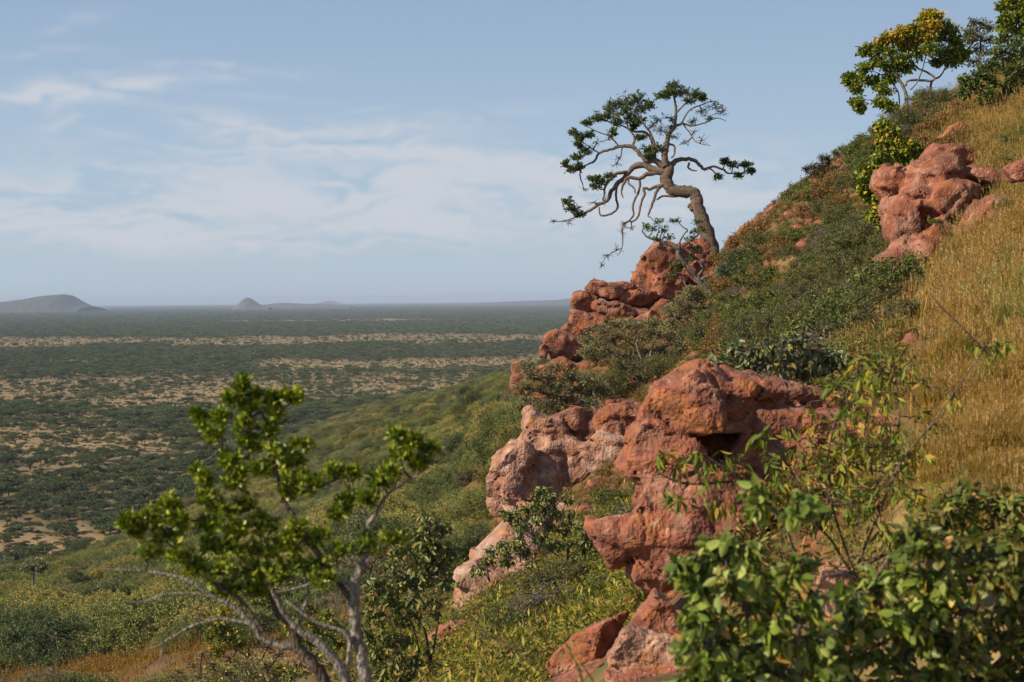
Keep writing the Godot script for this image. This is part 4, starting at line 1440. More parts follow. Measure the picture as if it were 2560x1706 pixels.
func build_big_leaved_bushes() -> void:
	rng.seed = 303
	var dark := style(0.056, 0.029, 8, [Color(0.124, 0.189, 0.031), Color(0.182, 0.247, 0.039), Color(0.085, 0.130, 0.026), Color(0.247, 0.299, 0.078)], {"twig": 0.003, "bark": Color(0.390, 0.325, 0.260), "droop": 0.75, "big": true, "spread": 0.35})
	var olive := style(0.048, 0.024, 10, [Color(0.10, 0.14, 0.03), Color(0.13, 0.165, 0.035), Color(0.07, 0.105, 0.025), Color(0.19, 0.19, 0.05), Color(0.15, 0.13, 0.05)], {"twig": 0.003, "bark": Color(0.3, 0.25, 0.2), "droop": 0.5, "big": true, "spread": 0.45})
	var slim := style(0.08, 0.021, 4, [Color(0.13, 0.19, 0.02), Color(0.17, 0.215, 0.022), Color(0.085, 0.13, 0.02), Color(0.12, 0.17, 0.025), Color(0.30, 0.22, 0.025)], {"twig": 0.003, "bark": Color(0.25, 0.16, 0.12), "droop": 1.0, "big": true, "spread": 0.4})
	var grey := style(0.075, 0.034, 9, [Color(0.13, 0.16, 0.085), Color(0.09, 0.125, 0.05), Color(0.17, 0.2, 0.12), Color(0.12, 0.11, 0.06)], {"twig": 0.004, "bark": Color(0.28, 0.22, 0.18), "droop": 0.7, "big": true, "spread": 0.6})
	var pl := plant(5.2)
	limb(pl, S, [[1960, 1850, 14], [1930, 1700, 12], [1880, 1560, 9], [1830, 1440, 6], [1800, 1380, 3]], Color(0.25, 0.2, 0.16))
	limb(pl, S, [[1940, 1720, 8], [2000, 1560, 6], [1990, 1400, 4], [1960, 1300, 2]], Color(0.25, 0.2, 0.16))
	limb(pl, S, [[1930, 1700, 8], [1820, 1620, 6], [1760, 1560, 4]], Color(0.25, 0.2, 0.16))
	blobs(pl, S, [[1780, 1380, 60, 45], [1850, 1370, 55, 45], [1750, 1460, 50, 50], [1820, 1450, 65, 50], [1900, 1440, 65, 55], [1980, 1420, 55, 55], [1870, 1530, 70, 50], [1960, 1520, 70, 55], [1800, 1560, 50, 45], [1740, 1540, 35, 40], [1930, 1600, 70, 50], [1850, 1640, 70, 50], [1780, 1670, 60, 40], [1960, 1680, 70, 45], [1870, 1700, 80, 45], [1700, 1420, 25, 35], [1990, 1270, 45, 35, 9], [1900, 1250, 45, 35, 9], [1760, 1620, 60, 45], [1720, 1690, 50, 40], [2020, 1600, 60, 50], [2040, 1690, 60, 45], [1820, 1720, 70, 40], [2030, 1500, 45, 45]], dark, 11)
	settle(pl, "shrub", at(1960, 1850, 5.2), "glossy dark green big leaved bush in front of the jutting rock", "shrub", M.gloss, "stems", "foliage")
	pl = plant(5.6)
	limb(pl, S, [[2300, 1850, 14], [2280, 1700, 10], [2220, 1560, 7], [2180, 1460, 3]], Color(0.25, 0.2, 0.16))
	limb(pl, S, [[2290, 1740, 8], [2380, 1600, 6], [2440, 1480, 4], [2460, 1400, 2]], Color(0.25, 0.2, 0.16))
	limb(pl, S, [[2300, 1760, 8], [2470, 1680, 6], [2560, 1560, 4]], Color(0.25, 0.2, 0.16))
	blobs(pl, S, [[2130, 1500, 55, 45], [2210, 1460, 60, 50], [2290, 1440, 65, 50], [2160, 1570, 60, 45], [2250, 1540, 65, 50], [2200, 1640, 70, 45], [2110, 1660, 60, 45], [2330, 1520, 65, 50], [2300, 1620, 70, 50], [2260, 1700, 80, 40], [2380, 1450, 60, 50], [2130, 1720, 60, 40], [2340, 1690, 70, 45], [2400, 1720, 70, 40], [2200, 1740, 80, 40], [2080, 1600, 45, 45]], dark, 13)
	blobs(pl, S, [[2420, 1550, 70, 55], [2400, 1650, 75, 50], [2480, 1440, 60, 50], [2500, 1600, 70, 55], [2540, 1500, 60, 55], [2460, 1700, 80, 45], [2560, 1680, 70, 55], [2540, 1400, 50, 50], [2430, 1380, 50, 45], [2340, 1370, 55, 40], [2280, 1350, 50, 40], [2510, 1720, 80, 45], [2600, 1600, 60, 70], [2590, 1450, 50, 60], [2350, 1600, 60, 50]], olive, 20)
	settle(pl, "shrub", at(2300, 1850, 5.6), "wide big leaved bush turning olive below the golden grass", "shrub", M.gloss, "stems", "foliage")
	pl = plant(7.2)
	limb(pl, S, [[2430, 1620, 8], [2430, 1500, 6], [2400, 1400, 4], [2380, 1320, 2]], Color(0.25, 0.2, 0.16))
	limb(pl, S, [[2440, 1600, 7], [2520, 1460, 5], [2560, 1340, 3]], Color(0.25, 0.2, 0.16))
	blobs(pl, S, [[2300, 1330, 45, 35], [2360, 1290, 45, 35], [2420, 1320, 50, 40], [2380, 1380, 50, 40], [2470, 1270, 45, 40], [2500, 1340, 50, 40], [2540, 1260, 45, 45], [2570, 1340, 50, 45], [2450, 1400, 55, 40], [2530, 1420, 55, 40], [2330, 1410, 50, 35], [2260, 1390, 45, 35], [2410, 1240, 35, 30], [2590, 1420, 50, 50]], olive, 17)
	settle(pl, "shrub", at(2430, 1625, 7.2), "olive leaved bush at the lower edge of the golden grass", "shrub", M.leaf, "stems", "foliage")
	pl = plant(8.6)
	var br := Color(0.25, 0.15, 0.11)
	limb(pl, S, [[2120, 1420, 4], [2060, 1330, 3.4], [1960, 1260, 4], [1860, 1200, 3.4], [1760, 1140, 3]], br)
	limb(pl, S, [[2130, 1420, 4], [2080, 1260, 3], [2070, 1140, 2.4], [2100, 1020, 3], [2120, 960, 2]], br)
	limb(pl, S, [[2140, 1420, 4], [2200, 1280, 3.4], [2250, 1160, 2.8], [2330, 1060, 2.4], [2400, 960, 2], [2460, 880, 1.6], [2500, 860, 1]], Color(0.3, 0.22, 0.18))
	limb(pl, S, [[2200, 1290, 4], [2180, 1180, 3], [2170, 1060, 2], [2220, 960, 2]], br)
	limb(pl, S, [[2060, 1330, 4], [1980, 1180, 3], [1930, 1100, 2]], br)
	limb(pl, S, [[1860, 1200, 3], [1720, 1210, 3], [1640, 1180, 2]], br)
	limb(pl, S, [[2150, 1420, 5], [2280, 1350, 4], [2400, 1290, 3], [2480, 1320, 2]], br)
	blobs(pl, S, [[1650, 1140, 40, 18, 5], [1690, 1160, 40, 22, 5], [1760, 1140, 40, 22, 5], [1700, 1250, 45, 22, 6], [1770, 1180, 40, 30, 5], [1660, 1230, 25, 15, 3], [1840, 1150, 45, 30, 6], [1910, 1100, 30, 40, 5], [1920, 1160, 40, 40, 5], [1970, 1120, 30, 35, 5], [1880, 1220, 50, 35, 7], [1800, 1260, 50, 30, 6], [1960, 1210, 50, 35, 7], [2040, 1150, 40, 45, 7], [2020, 1230, 50, 40, 7], [2090, 1080, 40, 45, 6], [2110, 1180, 50, 40, 8], [2150, 1110, 40, 45, 7], [2120, 1010, 40, 40, 6], [2180, 1020, 40, 45, 6], [2200, 1120, 45, 40, 7], [2130, 1260, 55, 40, 8], [2220, 1210, 55, 40, 8], [2060, 1290, 55, 35, 7], [2280, 1150, 45, 40, 6], [2290, 1250, 55, 40, 8], [2200, 1310, 55, 35, 8], [2370, 1230, 50, 35, 6], [2360, 1300, 60, 35, 8], [2330, 740, 20, 10, 0], [2250, 920, 40, 30, 5], [2310, 960, 35, 30, 4], [2150, 930, 50, 30, 6], [2080, 960, 45, 28, 5], [2460, 860, 50, 20, 5], [2500, 870, 40, 18, 4], [2390, 990, 30, 40, 4], [2430, 1330, 60, 35, 8], [2500, 1360, 50, 30, 7]], slim, 7)
	settle(pl, "shrub", at(2135, 1425, 8.6), "loose sprawling shrub of hanging narrow yellow green leaves over rock", "shrub", M.leaf, "stems", "foliage")
	pl = plant(10.6)
	limb(pl, S, [[2180, 1290, 4], [2150, 1180, 3], [2100, 1080, 2.4], [2060, 1000, 1.4]], br)
	limb(pl, S, [[2190, 1290, 4], [2230, 1150, 3], [2250, 1040, 2.2], [2240, 960, 1.2]], br)
	limb(pl, S, [[2200, 1290, 4], [2300, 1180, 3], [2360, 1100, 1.4]], br)
	limb(pl, S, [[2170, 1280, 3], [2060, 1180, 2.4], [1980, 1090, 1.4]], br)
	blobs(pl, S, [[1960, 1060, 40, 28], [2010, 1020, 40, 30], [2060, 980, 40, 30], [2110, 1040, 45, 35], [2050, 1080, 45, 35], [2150, 980, 40, 35], [2200, 940, 40, 30], [2240, 1000, 40, 35], [2190, 1060, 45, 35], [2130, 1120, 45, 35], [2250, 1080, 45, 35], [2300, 1040, 40, 32], [2210, 1140, 45, 35], [2300, 1120, 45, 35], [2360, 1080, 40, 30], [2080, 1150, 45, 32], [2160, 1200, 50, 32], [2270, 1190, 50, 35], [2350, 1160, 45, 35], [1990, 1130, 40, 28], [2330, 1230, 45, 32], [2230, 880, 35, 25], [2160, 900, 35, 25]], slim, 4)
	settle(pl, "shrub", at(2185, 1295, 10.6), "straggling yellow green shrub between the jutting rock and grass", "shrub", M.leaf, "stems", "foliage")
	pl = plant(15.5)
	limb(pl, S, [[2000, 1120, 8], [1990, 1000, 6], [1950, 920, 4], [1920, 860, 2]], br)
	limb(pl, S, [[2000, 1100, 7], [2060, 980, 5], [2100, 900, 3]], br)
	limb(pl, S, [[1995, 1100, 6], [1900, 980, 4], [1850, 920, 2]], br)
	blobs(pl, S, [[1860, 890, 35, 25], [1900, 870, 40, 30], [1950, 860, 45, 30], [2000, 850, 45, 30], [1930, 910, 45, 30], [1990, 910, 50, 35], [2050, 880, 45, 35], [2100, 900, 45, 35], [2040, 940, 50, 35], [1870, 930, 40, 28], [1960, 960, 50, 30], [2110, 960, 45, 35], [2150, 920, 40, 30], [2060, 1000, 50, 30], [1840, 870, 25, 20], [2170, 970, 35, 30], [1800, 905, 25, 18], [1820, 930, 25, 20]], grey, 16)
	settle(pl, "shrub", at(2000, 1125, 15.5), "grey green bush of drooping leaves behind the jutting rock's top", "shrub", M.gloss, "stems", "foliage")
	stage("big leaved bushes")


func build_middle_trees() -> void:
	rng.seed = 404
	var olive := style(0.08, 0.024, 11, [Color(0.25, 0.24, 0.10), Color(0.20, 0.205, 0.08), Color(0.29, 0.27, 0.12), Color(0.16, 0.17, 0.065)], {"twig": 0.0085, "bark": Color(0.36, 0.33, 0.31), "droop": -0.1, "spread": 0.8, "bare": 0.2})
	var w := Color(0.62, 0.59, 0.56)
	var dk := Color(0.15, 0.12, 0.10)
	var pl := plant(44.0)
	limb(pl, Z11, [[1120, 1220, 31.2], [1030, 1145, 31.2], [960, 1090, 32.5], [880, 1040, 31.2], [810, 990, 26.0], [760, 950, 16.9], [690, 920, 10.4], [600, 900, 5.2]], w, 0.1)
	limb(pl, Z11, [[1040, 1290, 15.6], [960, 1250, 15.6], [860, 1190, 15.6], [750, 1160, 13.0], [640, 1130, 9.1], [540, 1175, 5.2]], w, 0.1)
	limb(pl, Z11, [[640, 1135, 7.8], [560, 1060, 5.2], [480, 1050, 2.6]], w)
	limb(pl, Z11, [[810, 990, 10], [690, 1000, 8], [580, 1030, 6], [420, 1000, 3]], dk)
	limb(pl, Z11, [[770, 950, 11.7], [740, 850, 9.1], [740, 780, 5.2]], w)
	limb(pl, Z11, [[700, 930, 7], [560, 960, 6], [520, 880, 4], [450, 820, 2]], dk)
	limb(pl, Z11, [[600, 900, 5], [450, 880, 4], [330, 850, 2]], dk)
	blobs_wide(pl, Z11, [[300, 700, 60, 45], [350, 760, 80, 50], [300, 830, 70, 45], [400, 850, 90, 55], [320, 910, 80, 45], [450, 770, 80, 50], [430, 940, 100, 45], [520, 830, 90, 55], [560, 920, 90, 50], [600, 770, 80, 50], [640, 850, 90, 55], [680, 940, 80, 45], [520, 1000, 80, 35], [700, 780, 80, 55], [360, 1000, 70, 30], [600, 1050, 60, 25], [740, 870, 70, 50], [480, 700, 70, 40], [400, 1090, 60, 25, 8], [540, 1170, 70, 25, 8], [680, 1140, 60, 25, 8], [270, 960, 50, 30], [800, 850, 60, 45]], olive, 58)
	settle(pl, "thorn_tree", at(1620, 1120, 44.0), "low olive thorn tree leaning out over the cliff on grey branches", "tree", M.leaf)
	pl = plant(47.0)
	limb(pl, Z11, [[1210, 900, 20], [1175, 830, 19], [1140, 740, 18], [1100, 680, 14], [1060, 640, 10], [980, 640, 6], [900, 600, 3]], dk, 0.1)
	limb(pl, Z11, [[1130, 700, 10.4], [1135, 620, 9.1], [1180, 580, 7.8], [1260, 548, 3.9]], w)
	limb(pl, Z11, [[1150, 760, 10.4], [1080, 710, 10.4], [1040, 610, 6.5], [1020, 540, 3.9]], w)
	limb(pl, Z11, [[1100, 680, 9.1], [1130, 560, 6.5], [1160, 500, 3.9]], w)
	limb(pl, Z11, [[1180, 850, 11.7], [1060, 900, 14.3], [960, 870, 16.9], [860, 850, 14.3]], w, 0.1)
	limb(pl, Z11, [[1200, 880, 10.4], [1080, 830, 9.1], [960, 840, 5.2]], w)
	limb(pl, Z11, [[1120, 700, 7], [1000, 560, 5], [900, 500, 3]], dk)
	limb(pl, Z11, [[1150, 760, 7], [1250, 640, 5], [1350, 560, 3]], dk)
	blobs_wide(pl, Z11, [[720, 520, 70, 45], [800, 470, 90, 50], [880, 430, 90, 50], [960, 420, 90, 50], [1040, 430, 90, 50], [780, 560, 80, 50], [870, 530, 90, 55], [960, 510, 90, 55], [1060, 510, 90, 55], [1150, 480, 90, 55], [1230, 500, 80, 55], [850, 620, 90, 50], [960, 620, 90, 45], [1080, 600, 90, 45], [1190, 590, 80, 50], [1300, 560, 80, 55], [760, 640, 70, 45], [700, 600, 60, 40], [900, 700, 80, 40, 10], [1000, 720, 80, 40, 9], [1260, 640, 70, 45], [1130, 410, 60, 35]], olive, 58)
	settle(pl, "thorn_tree", at(1663, 1000, 47.0), "spreading olive thorn tree with a dark forked trunk behind the rock", "tree", M.leaf)
	pl = plant(48.5)
	limb(pl, Z11, [[1440, 800, 16.9], [1470, 710, 15.6], [1500, 630, 15.6], [1530, 570, 13.0], [1490, 500, 11.7], [1420, 430, 10.4], [1420, 350, 7.8], [1440, 280, 3.9]], w, 0.15)
	limb(pl, Z11, [[1475, 690, 11.7], [1380, 630, 9.1], [1300, 670, 5.2]], w)
	limb(pl, Z11, [[1450, 740, 10.4], [1340, 690, 7.8], [1280, 680, 3.9]], w)
	limb(pl, Z11, [[1520, 580, 9.1], [1540, 520, 6.5], [1530, 420, 3.9]], w)
	limb(pl, Z11, [[1440, 440, 7.8], [1330, 380, 6.5], [1240, 340, 3.9]], w)
	blobs_wide(pl, Z11, [[1240, 330, 70, 45], [1310, 280, 80, 50], [1390, 260, 80, 50], [1290, 390, 80, 50], [1380, 360, 80, 50], [1460, 310, 80, 50], [1350, 460, 70, 45], [1440, 420, 70, 45], [1540, 400, 70, 50], [1520, 330, 70, 45], [1240, 420, 60, 40], [1380, 200, 60, 35], [1560, 500, 60, 40, 10], [1300, 500, 70, 45], [1420, 480, 70, 45], [1480, 380, 70, 45], [1340, 330, 70, 45], [1600, 300, 70, 45], [1440, 230, 70, 40]], olive, 66)
	settle(pl, "thorn_tree", at(1752, 960, 48.5), "olive thorn tree with crooked white stems under the slanting tree", "tree", M.leaf)
	pl = plant(47.5)
	limb(pl, Z11, [[1660, 720, 11.7], [1640, 620, 11.7], [1600, 530, 10.4], [1590, 430, 7.8], [1620, 340, 3.9]], w, 0.1)
	limb(pl, Z11, [[1630, 600, 9.1], [1590, 560, 7.8], [1560, 460, 3.9]], w)
	limb(pl, Z11, [[1600, 480, 6], [1680, 400, 5], [1740, 320, 3]], dk)
	var fresh := style(0.075, 0.03, 12, [Color(0.105, 0.15, 0.03), Color(0.13, 0.18, 0.035), Color(0.08, 0.115, 0.03)], {"twig": 0.007, "bark": Color(0.25, 0.22, 0.2), "spread": 1.2})
	blobs_wide(pl, Z11, [[1640, 330, 80, 50], [1720, 300, 80, 50], [1620, 420, 70, 50], [1700, 390, 80, 50], [1780, 360, 80, 55], [1660, 490, 70, 45], [1750, 460, 80, 50], [1830, 430, 70, 50], [1700, 560, 80, 40, 10], [1800, 530, 80, 45]], fresh, 40)
	settle(pl, "sapling", at(1835, 925, 47.5), "fresh green sapling with thin white stems right of olive thorn trees", "tree", M.leaf)
	# the leafy sapling in the hollow and the dry twigs behind it
	var droopy := style(0.10, 0.04, 8, [Color(0.135, 0.175, 0.05), Color(0.17, 0.205, 0.06), Color(0.10, 0.135, 0.04), Color(0.22, 0.205, 0.075)], {"twig": 0.006, "bark": Color(0.24, 0.2, 0.17), "droop": 0.8, "spread": 0.6, "big": true})
	pl = plant(28.0)
	var gb := Color(0.3, 0.27, 0.25)
	limb(pl, Z2, [[895, 1470, 12], [885, 1420, 11], [860, 1330, 10], [855, 1200, 9], [865, 1080, 8], [860, 950, 6], [820, 850, 4], [760, 760, 2]], gb, 0.1)
	limb(pl, Z2, [[855, 1200, 7], [830, 1140, 7], [780, 1080, 6], [700, 1030, 5], [600, 960, 3], [500, 920, 2]], Color(0.42, 0.38, 0.35))
	limb(pl, Z2, [[870, 1370, 7], [800, 1320, 6], [740, 1260, 5], [715, 1215, 4], [600, 1170, 3], [480, 1110, 2]], gb)
	limb(pl, Z2, [[800, 1320, 5], [680, 1280, 4], [500, 1275, 3], [320, 1275, 1.5]], gb)
	limb(pl, Z2, [[862, 1110, 6], [940, 1040, 4], [1000, 950, 2]], gb)
	limb(pl, Z2, [[860, 960, 5], [720, 850, 4], [660, 740, 2]], gb)
	blobs(pl, Z2, [[670, 640, 55, 40], [740, 670, 60, 40], [870, 680, 45, 30], [640, 720, 60, 40], [580, 770, 60, 40], [500, 800, 60, 35], [430, 800, 40, 25], [720, 760, 70, 45], [800, 800, 70, 45], [640, 840, 75, 45], [540, 880, 70, 40], [880, 790, 55, 40], [850, 880, 70, 50], [950, 900, 60, 50], [760, 900, 75, 45], [680, 960, 70, 45], [980, 990, 60, 45], [880, 980, 60, 45], [780, 1010, 60, 40], [420, 1030, 60, 40], [340, 1070, 55, 35], [500, 1000, 60, 40], [300, 1120, 45, 30], [240, 1190, 55, 35], [440, 1130, 50, 35], [560, 1060, 55, 35], [1060, 1060, 60, 40], [620, 1150, 50, 30], [960, 1080, 55, 40]], droopy, 13)
	settle(pl, "sapling", at(1429, 1520, 28.0), "leafy sapling with a thin dark trunk before the pale outcrop", "tree", M.gloss)
	pl = plant(35.0)
	for t in [[640, 600, 600, 470], [720, 610, 680, 400], [720, 500, 815, 660], [820, 660, 800, 440], [890, 640, 880, 430], [800, 600, 740, 490], [930, 770, 970, 650], [660, 600, 610, 500]]:
		limb(pl, Z2, [[t[0], t[1] + 60, 3], [t[0], t[1], 3], [(t[0] + t[2]) * 0.5 + 8, (t[1] + t[3]) * 0.5, 2.4], [t[2], t[3], 1.4]], Color(0.13, 0.07, 0.05), 0.0)
	settle(pl, "dry_twigs", at(1390, 1260, 35.0), "clump of bare dark upright twigs against the pink cliff face", "twigs", M.leaf, "stems")
	# shrubs at the foot of the frame
	pl = plant(21.5)
	limb(pl, Z7, [[2010, 1150, 12], [1995, 1040, 11], [1980, 850, 10], [1960, 720, 8], [1920, 560, 5], [1900, 380, 3]], Color(0.16, 0.13, 0.11), 0.1)
	limb(pl, Z7, [[1990, 900, 7], [2040, 640, 6], [2060, 450, 4], [2040, 300, 2]], gb)
	limb(pl, Z7, [[1860, 1150, 8], [1870, 1000, 7], [1900, 820, 6], [1860, 650, 4], [1760, 500, 2]], gb)
	limb(pl, Z7, [[1870, 1000, 6], [1760, 830, 5], [1650, 700, 3]], gb)
	blobs(pl, Z7, [[1960, -170, 90, 60], [2080, -80, 100, 60], [1900, -60, 90, 60], [1980, 40, 110, 70], [1800, 60, 100, 60], [2120, 80, 100, 60], [1700, 170, 90, 60], [1880, 170, 110, 70], [2050, 180, 110, 70], [1600, 330, 90, 55], [1740, 290, 100, 60], [1900, 300, 110, 65], [2080, 320, 100, 60], [1560, 420, 80, 50], [1680, 430, 100, 60], [1830, 440, 110, 65], [1990, 440, 100, 60], [1560, 560, 80, 55], [1700, 560, 100, 60], [1860, 580, 110, 60], [1540, 700, 80, 55], [1660, 720, 100, 60], [1800, 740, 100, 60], [1580, 850, 90, 60], [1700, 900, 100, 65], [1850, 900, 100, 60], [2050, 560, 70, 50, 5], [2000, 800, 80, 50, 5], [1600, 1000, 100, 60], [1780, 1020, 100, 60], [2100, 980, 90, 60]], droopy, 15)
	settle(pl, "leafy_tree", at(1083, 1745, 21.5), "leafy green shrubby tree behind the grey stemmed shrub's trunks", "tree", M.gloss)
	var yellow := style(0.062, 0.042, 9, [Color(0.13, 0.19, 0.03), Color(0.30, 0.235, 0.03), Color(0.17, 0.215, 0.035), Color(0.36, 0.26, 0.04), Color(0.10, 0.15, 0.03)], {"twig": 0.006, "bark": Color(0.2, 0.16, 0.14), "spread": 0.9, "bare": 0.15})
	var brown := style(0.05, 0.03, 5, [Color(0.33, 0.25, 0.04), Color(0.28, 0.18, 0.10), Color(0.2, 0.21, 0.05), Color(0.33, 0.23, 0.14)], {"twig": 0.007, "bark": Color(0.22, 0.18, 0.16), "spread": 1.0, "bare": 0.35})
	pl = plant(22.5)
	limb(pl, Z7, [[900, 1250, 10], [860, 1080, 9], [740, 950, 7], [600, 820, 5], [460, 700, 3]], gb)
	limb(pl, Z7, [[900, 1200, 8], [980, 1000, 7], [1080, 820, 5], [1180, 640, 3]], gb)
	limb(pl, Z7, [[860, 1100, 7], [600, 1020, 6], [400, 960, 5], [200, 940, 3], [80, 1000, 1.5]], Color(0.2, 0.15, 0.13))
	limb(pl, Z7, [[740, 960, 6], [560, 800, 5], [380, 720, 3]], Color(0.4, 0.36, 0.33))
	blobs(pl, Z7, [[480, 540, 60, 40], [380, 640, 70, 45], [460, 650, 80, 45], [360, 720, 60, 40], [470, 750, 80, 45], [560, 680, 70, 40], [580, 780, 80, 45], [420, 820, 70, 40], [1100, 600, 80, 40], [1220, 560, 80, 35], [1280, 640, 70, 40], [1180, 700, 80, 45], [950, 640, 80, 45], [1060, 720, 80, 45], [1320, 750, 60, 40], [1230, 830, 80, 50], [1100, 860, 90, 50], [1300, 930, 80, 50], [1150, 980, 100, 50], [900, 980, 100, 50]], yellow, 18)
	blobs(pl, Z7, [[300, 850, 80, 40], [220, 920, 80, 40], [380, 920, 90, 50], [520, 880, 90, 50], [660, 840, 90, 50], [780, 800, 90, 50], [880, 850, 90, 50], [480, 990, 100, 50], [640, 960, 100, 50], [780, 930, 100, 50], [280, 1010, 100, 40], [560, 1060, 120, 50], [760, 1040, 120, 50], [140, 980, 60, 35], [1000, 920, 90, 50], [120, 1050, 70, 40]], brown, 15)
	settle(pl, "leafy_shrub", at(706, 1775, 22.5), "twiggy shrub of yellow and green leaves under the grey stemmed shrub", "shrub", M.leaf, "stems", "foliage")
	stage("middle trees")


func build_upper_trees() -> void:
	rng.seed = 505
	var st := style(0.11, 0.065, 9, [Color(0.13, 0.185, 0.022), Color(0.165, 0.225, 0.025), Color(0.09, 0.135, 0.02), Color(0.25, 0.24, 0.025)], {"twig": 0.008, "bark": Color(0.3, 0.26, 0.2), "droop": 0.3, "spread": 0.8})
	var gold := style(0.11, 0.065, 9, [Color(0.44, 0.28, 0.025), Color(0.45, 0.21, 0.03), Color(0.26, 0.26, 0.025), Color(0.15, 0.2, 0.025)], {"twig": 0.008, "bark": Color(0.3, 0.26, 0.2), "droop": 0.3, "spread": 0.8})
	var pale := Color(0.5, 0.44, 0.34)
	var pl := plant(42.0)
	limb(pl, Z10, [[602, 640, 10], [600, 560, 9], [602, 500, 8.5], [592, 440, 8], [565, 390, 7], [525, 330, 5], [480, 280, 3]], pale, 0.1)
	limb(pl, Z10, [[598, 420, 6], [610, 395, 6], [660, 393, 6], [720, 395, 6], [740, 382, 6], [700, 352, 5], [650, 330, 4], [620, 280, 2]], pale, 0.1)
	limb(pl, Z10, [[720, 460, 6], [724, 400, 6], [770, 370, 4], [800, 300, 3], [810, 200, 2]], Color(0.2, 0.15, 0.12))
	limb(pl, Z10, [[620, 440, 4], [655, 402, 3], [690, 300, 3], [710, 200, 2], [712, 110, 1]], pale)
	limb(pl, Z10, [[560, 560, 4], [566, 480, 4], [540, 420, 3], [440, 350, 2], [360, 380, 1]], pale)
	limb(pl, Z10, [[545, 585, 4], [505, 535, 3.4], [455, 495, 2.6], [390, 490, 1.4]], pale)
	blobs(pl, Z10, [[710, 65, 40, 18], [740, 80, 40, 22], [690, 95, 40, 25], [720, 130, 50, 30], [640, 140, 50, 28], [590, 150, 50, 30], [560, 190, 60, 30], [510, 175, 40, 22], [640, 190, 60, 35], [480, 205, 40, 22], [700, 180, 50, 30], [600, 230, 50, 25]], gold, 36)
	blobs(pl, Z10, [[780, 130, 50, 30], [820, 160, 45, 35], [850, 215, 40, 40], [770, 190, 60, 40], [800, 250, 60, 35], [720, 240, 70, 35], [650, 260, 60, 30], [430, 240, 50, 25], [400, 250, 35, 20], [500, 250, 60, 30], [560, 290, 60, 30], [460, 300, 50, 28], [400, 330, 45, 25], [330, 375, 40, 18], [320, 395, 30, 20], [390, 390, 50, 28], [350, 430, 35, 25], [360, 500, 40, 30], [375, 530, 25, 15], [440, 400, 50, 30], [490, 440, 50, 35], [520, 380, 50, 30], [880, 270, 40, 28], [840, 300, 50, 30], [520, 520, 40, 30], [470, 500, 35, 25], [600, 330, 45, 25], [760, 300, 50, 20], [530, 330, 50, 25]]  , st, 36)
	settle(pl, "yellowing_tree", at(2267, 330, 42.0), "tree with golden crown tips and a pale forked trunk on the slope", "tree", M.leaf)
	# the yellow green vine down the outcrop's side
	rng.seed = 515
	pl = plant(27.0)
	var vine := style(0.085, 0.06, 9, [Color(0.16, 0.22, 0.025), Color(0.115, 0.17, 0.022), Color(0.24, 0.25, 0.03), Color(0.33, 0.27, 0.03), Color(0.08, 0.125, 0.02)], {"twig": 0.005, "bark": Color(0.4, 0.35, 0.26), "droop": 0.5, "spread": 0.8, "big": true})
	limb(pl, Z10, [[520, 1210, 8], [508, 1130, 7], [490, 1040, 6], [480, 940, 5], [490, 840, 5], [500, 740, 4], [520, 660, 3], [540, 600, 2]], pale, 0.05)
	limb(pl, Z10, [[490, 860, 5], [560, 760, 4], [590, 680, 2]], pale)
	limb(pl, Z10, [[482, 950, 4], [420, 900, 3], [390, 850, 2]], pale)
	blobs(pl, Z10, [[480, 620, 30, 30], [530, 640, 40, 35], [490, 690, 40, 35], [560, 690, 40, 35], [600, 720, 35, 35], [470, 760, 35, 30], [540, 750, 45, 30], [600, 780, 40, 28], [430, 820, 40, 30], [490, 810, 35, 30], [560, 810, 35, 20], [400, 870, 40, 28], [390, 920, 35, 28], [440, 900, 35, 30], [420, 960, 30, 25], [460, 970, 28, 30], [470, 1030, 25, 30], [480, 1080, 22, 25], [440, 1060, 20, 22], [660, 770, 35, 25], [640, 720, 30, 25]], vine, 18)
	settle(pl, "young_tree", at(2225, 615, 27.0), "slender young tree of bright yellow green leaves beside the weathered outcrop", "tree", M.leaf)
	# trees at the right edge
	rng.seed = 525
	pl = plant(36.0)
	var green := style(0.085, 0.05, 10, [Color(0.07, 0.115, 0.028), Color(0.095, 0.14, 0.032), Color(0.055, 0.085, 0.024), Color(0.13, 0.16, 0.04)], {"twig": 0.008, "bark": Color(0.22, 0.18, 0.15), "droop": 0.25, "spread": 0.9})
	limb(pl, Z10, [[1090, 720, 12], [1080, 600, 10], [1100, 480, 8], [1090, 360, 6], [1110, 240, 3]], Color(0.22, 0.18, 0.15), 0.1)
	limb(pl, Z10, [[1085, 620, 8], [1010, 500, 6], [960, 400, 4]], Color(0.22, 0.18, 0.15))
	limb(pl, Z10, [[1095, 500, 8], [1180, 400, 6], [1220, 300, 4]], Color(0.22, 0.18, 0.15))
	blobs(pl, Z10, [[1080, 190, 50, 30], [1130, 210, 60, 40], [1060, 250, 55, 40], [1130, 280, 65, 45], [1200, 240, 60, 50], [1020, 320, 60, 40], [1090, 340, 65, 45], [1170, 350, 60, 45], [960, 360, 55, 40], [1030, 400, 65, 45], [1110, 420, 65, 45], [1190, 440, 60, 50], [930, 420, 50, 40], [990, 470, 60, 45], [1070, 490, 65, 45], [1150, 510, 60, 45], [960, 540, 50, 40], [1030, 570, 60, 40], [1110, 570, 55, 35], [1000, 630, 50, 35], [890, 400, 40, 35], [880, 460, 40, 30], [1240, 360, 50, 60]], green, 30)
	settle(pl, "leafy_tree", at(2518, 375, 36.0), "dense dark green bushy tree at the top of the grass slope", "tree", M.leaf)
	rng.seed = 535
	pl = plant(39.0)
	limb(pl, Z10, [[1180, 420, 10], [1170, 280, 8], [1160, 160, 6], [1140, 60, 3], [1150, -40, 2]], Color(0.3, 0.26, 0.2), 0.1)
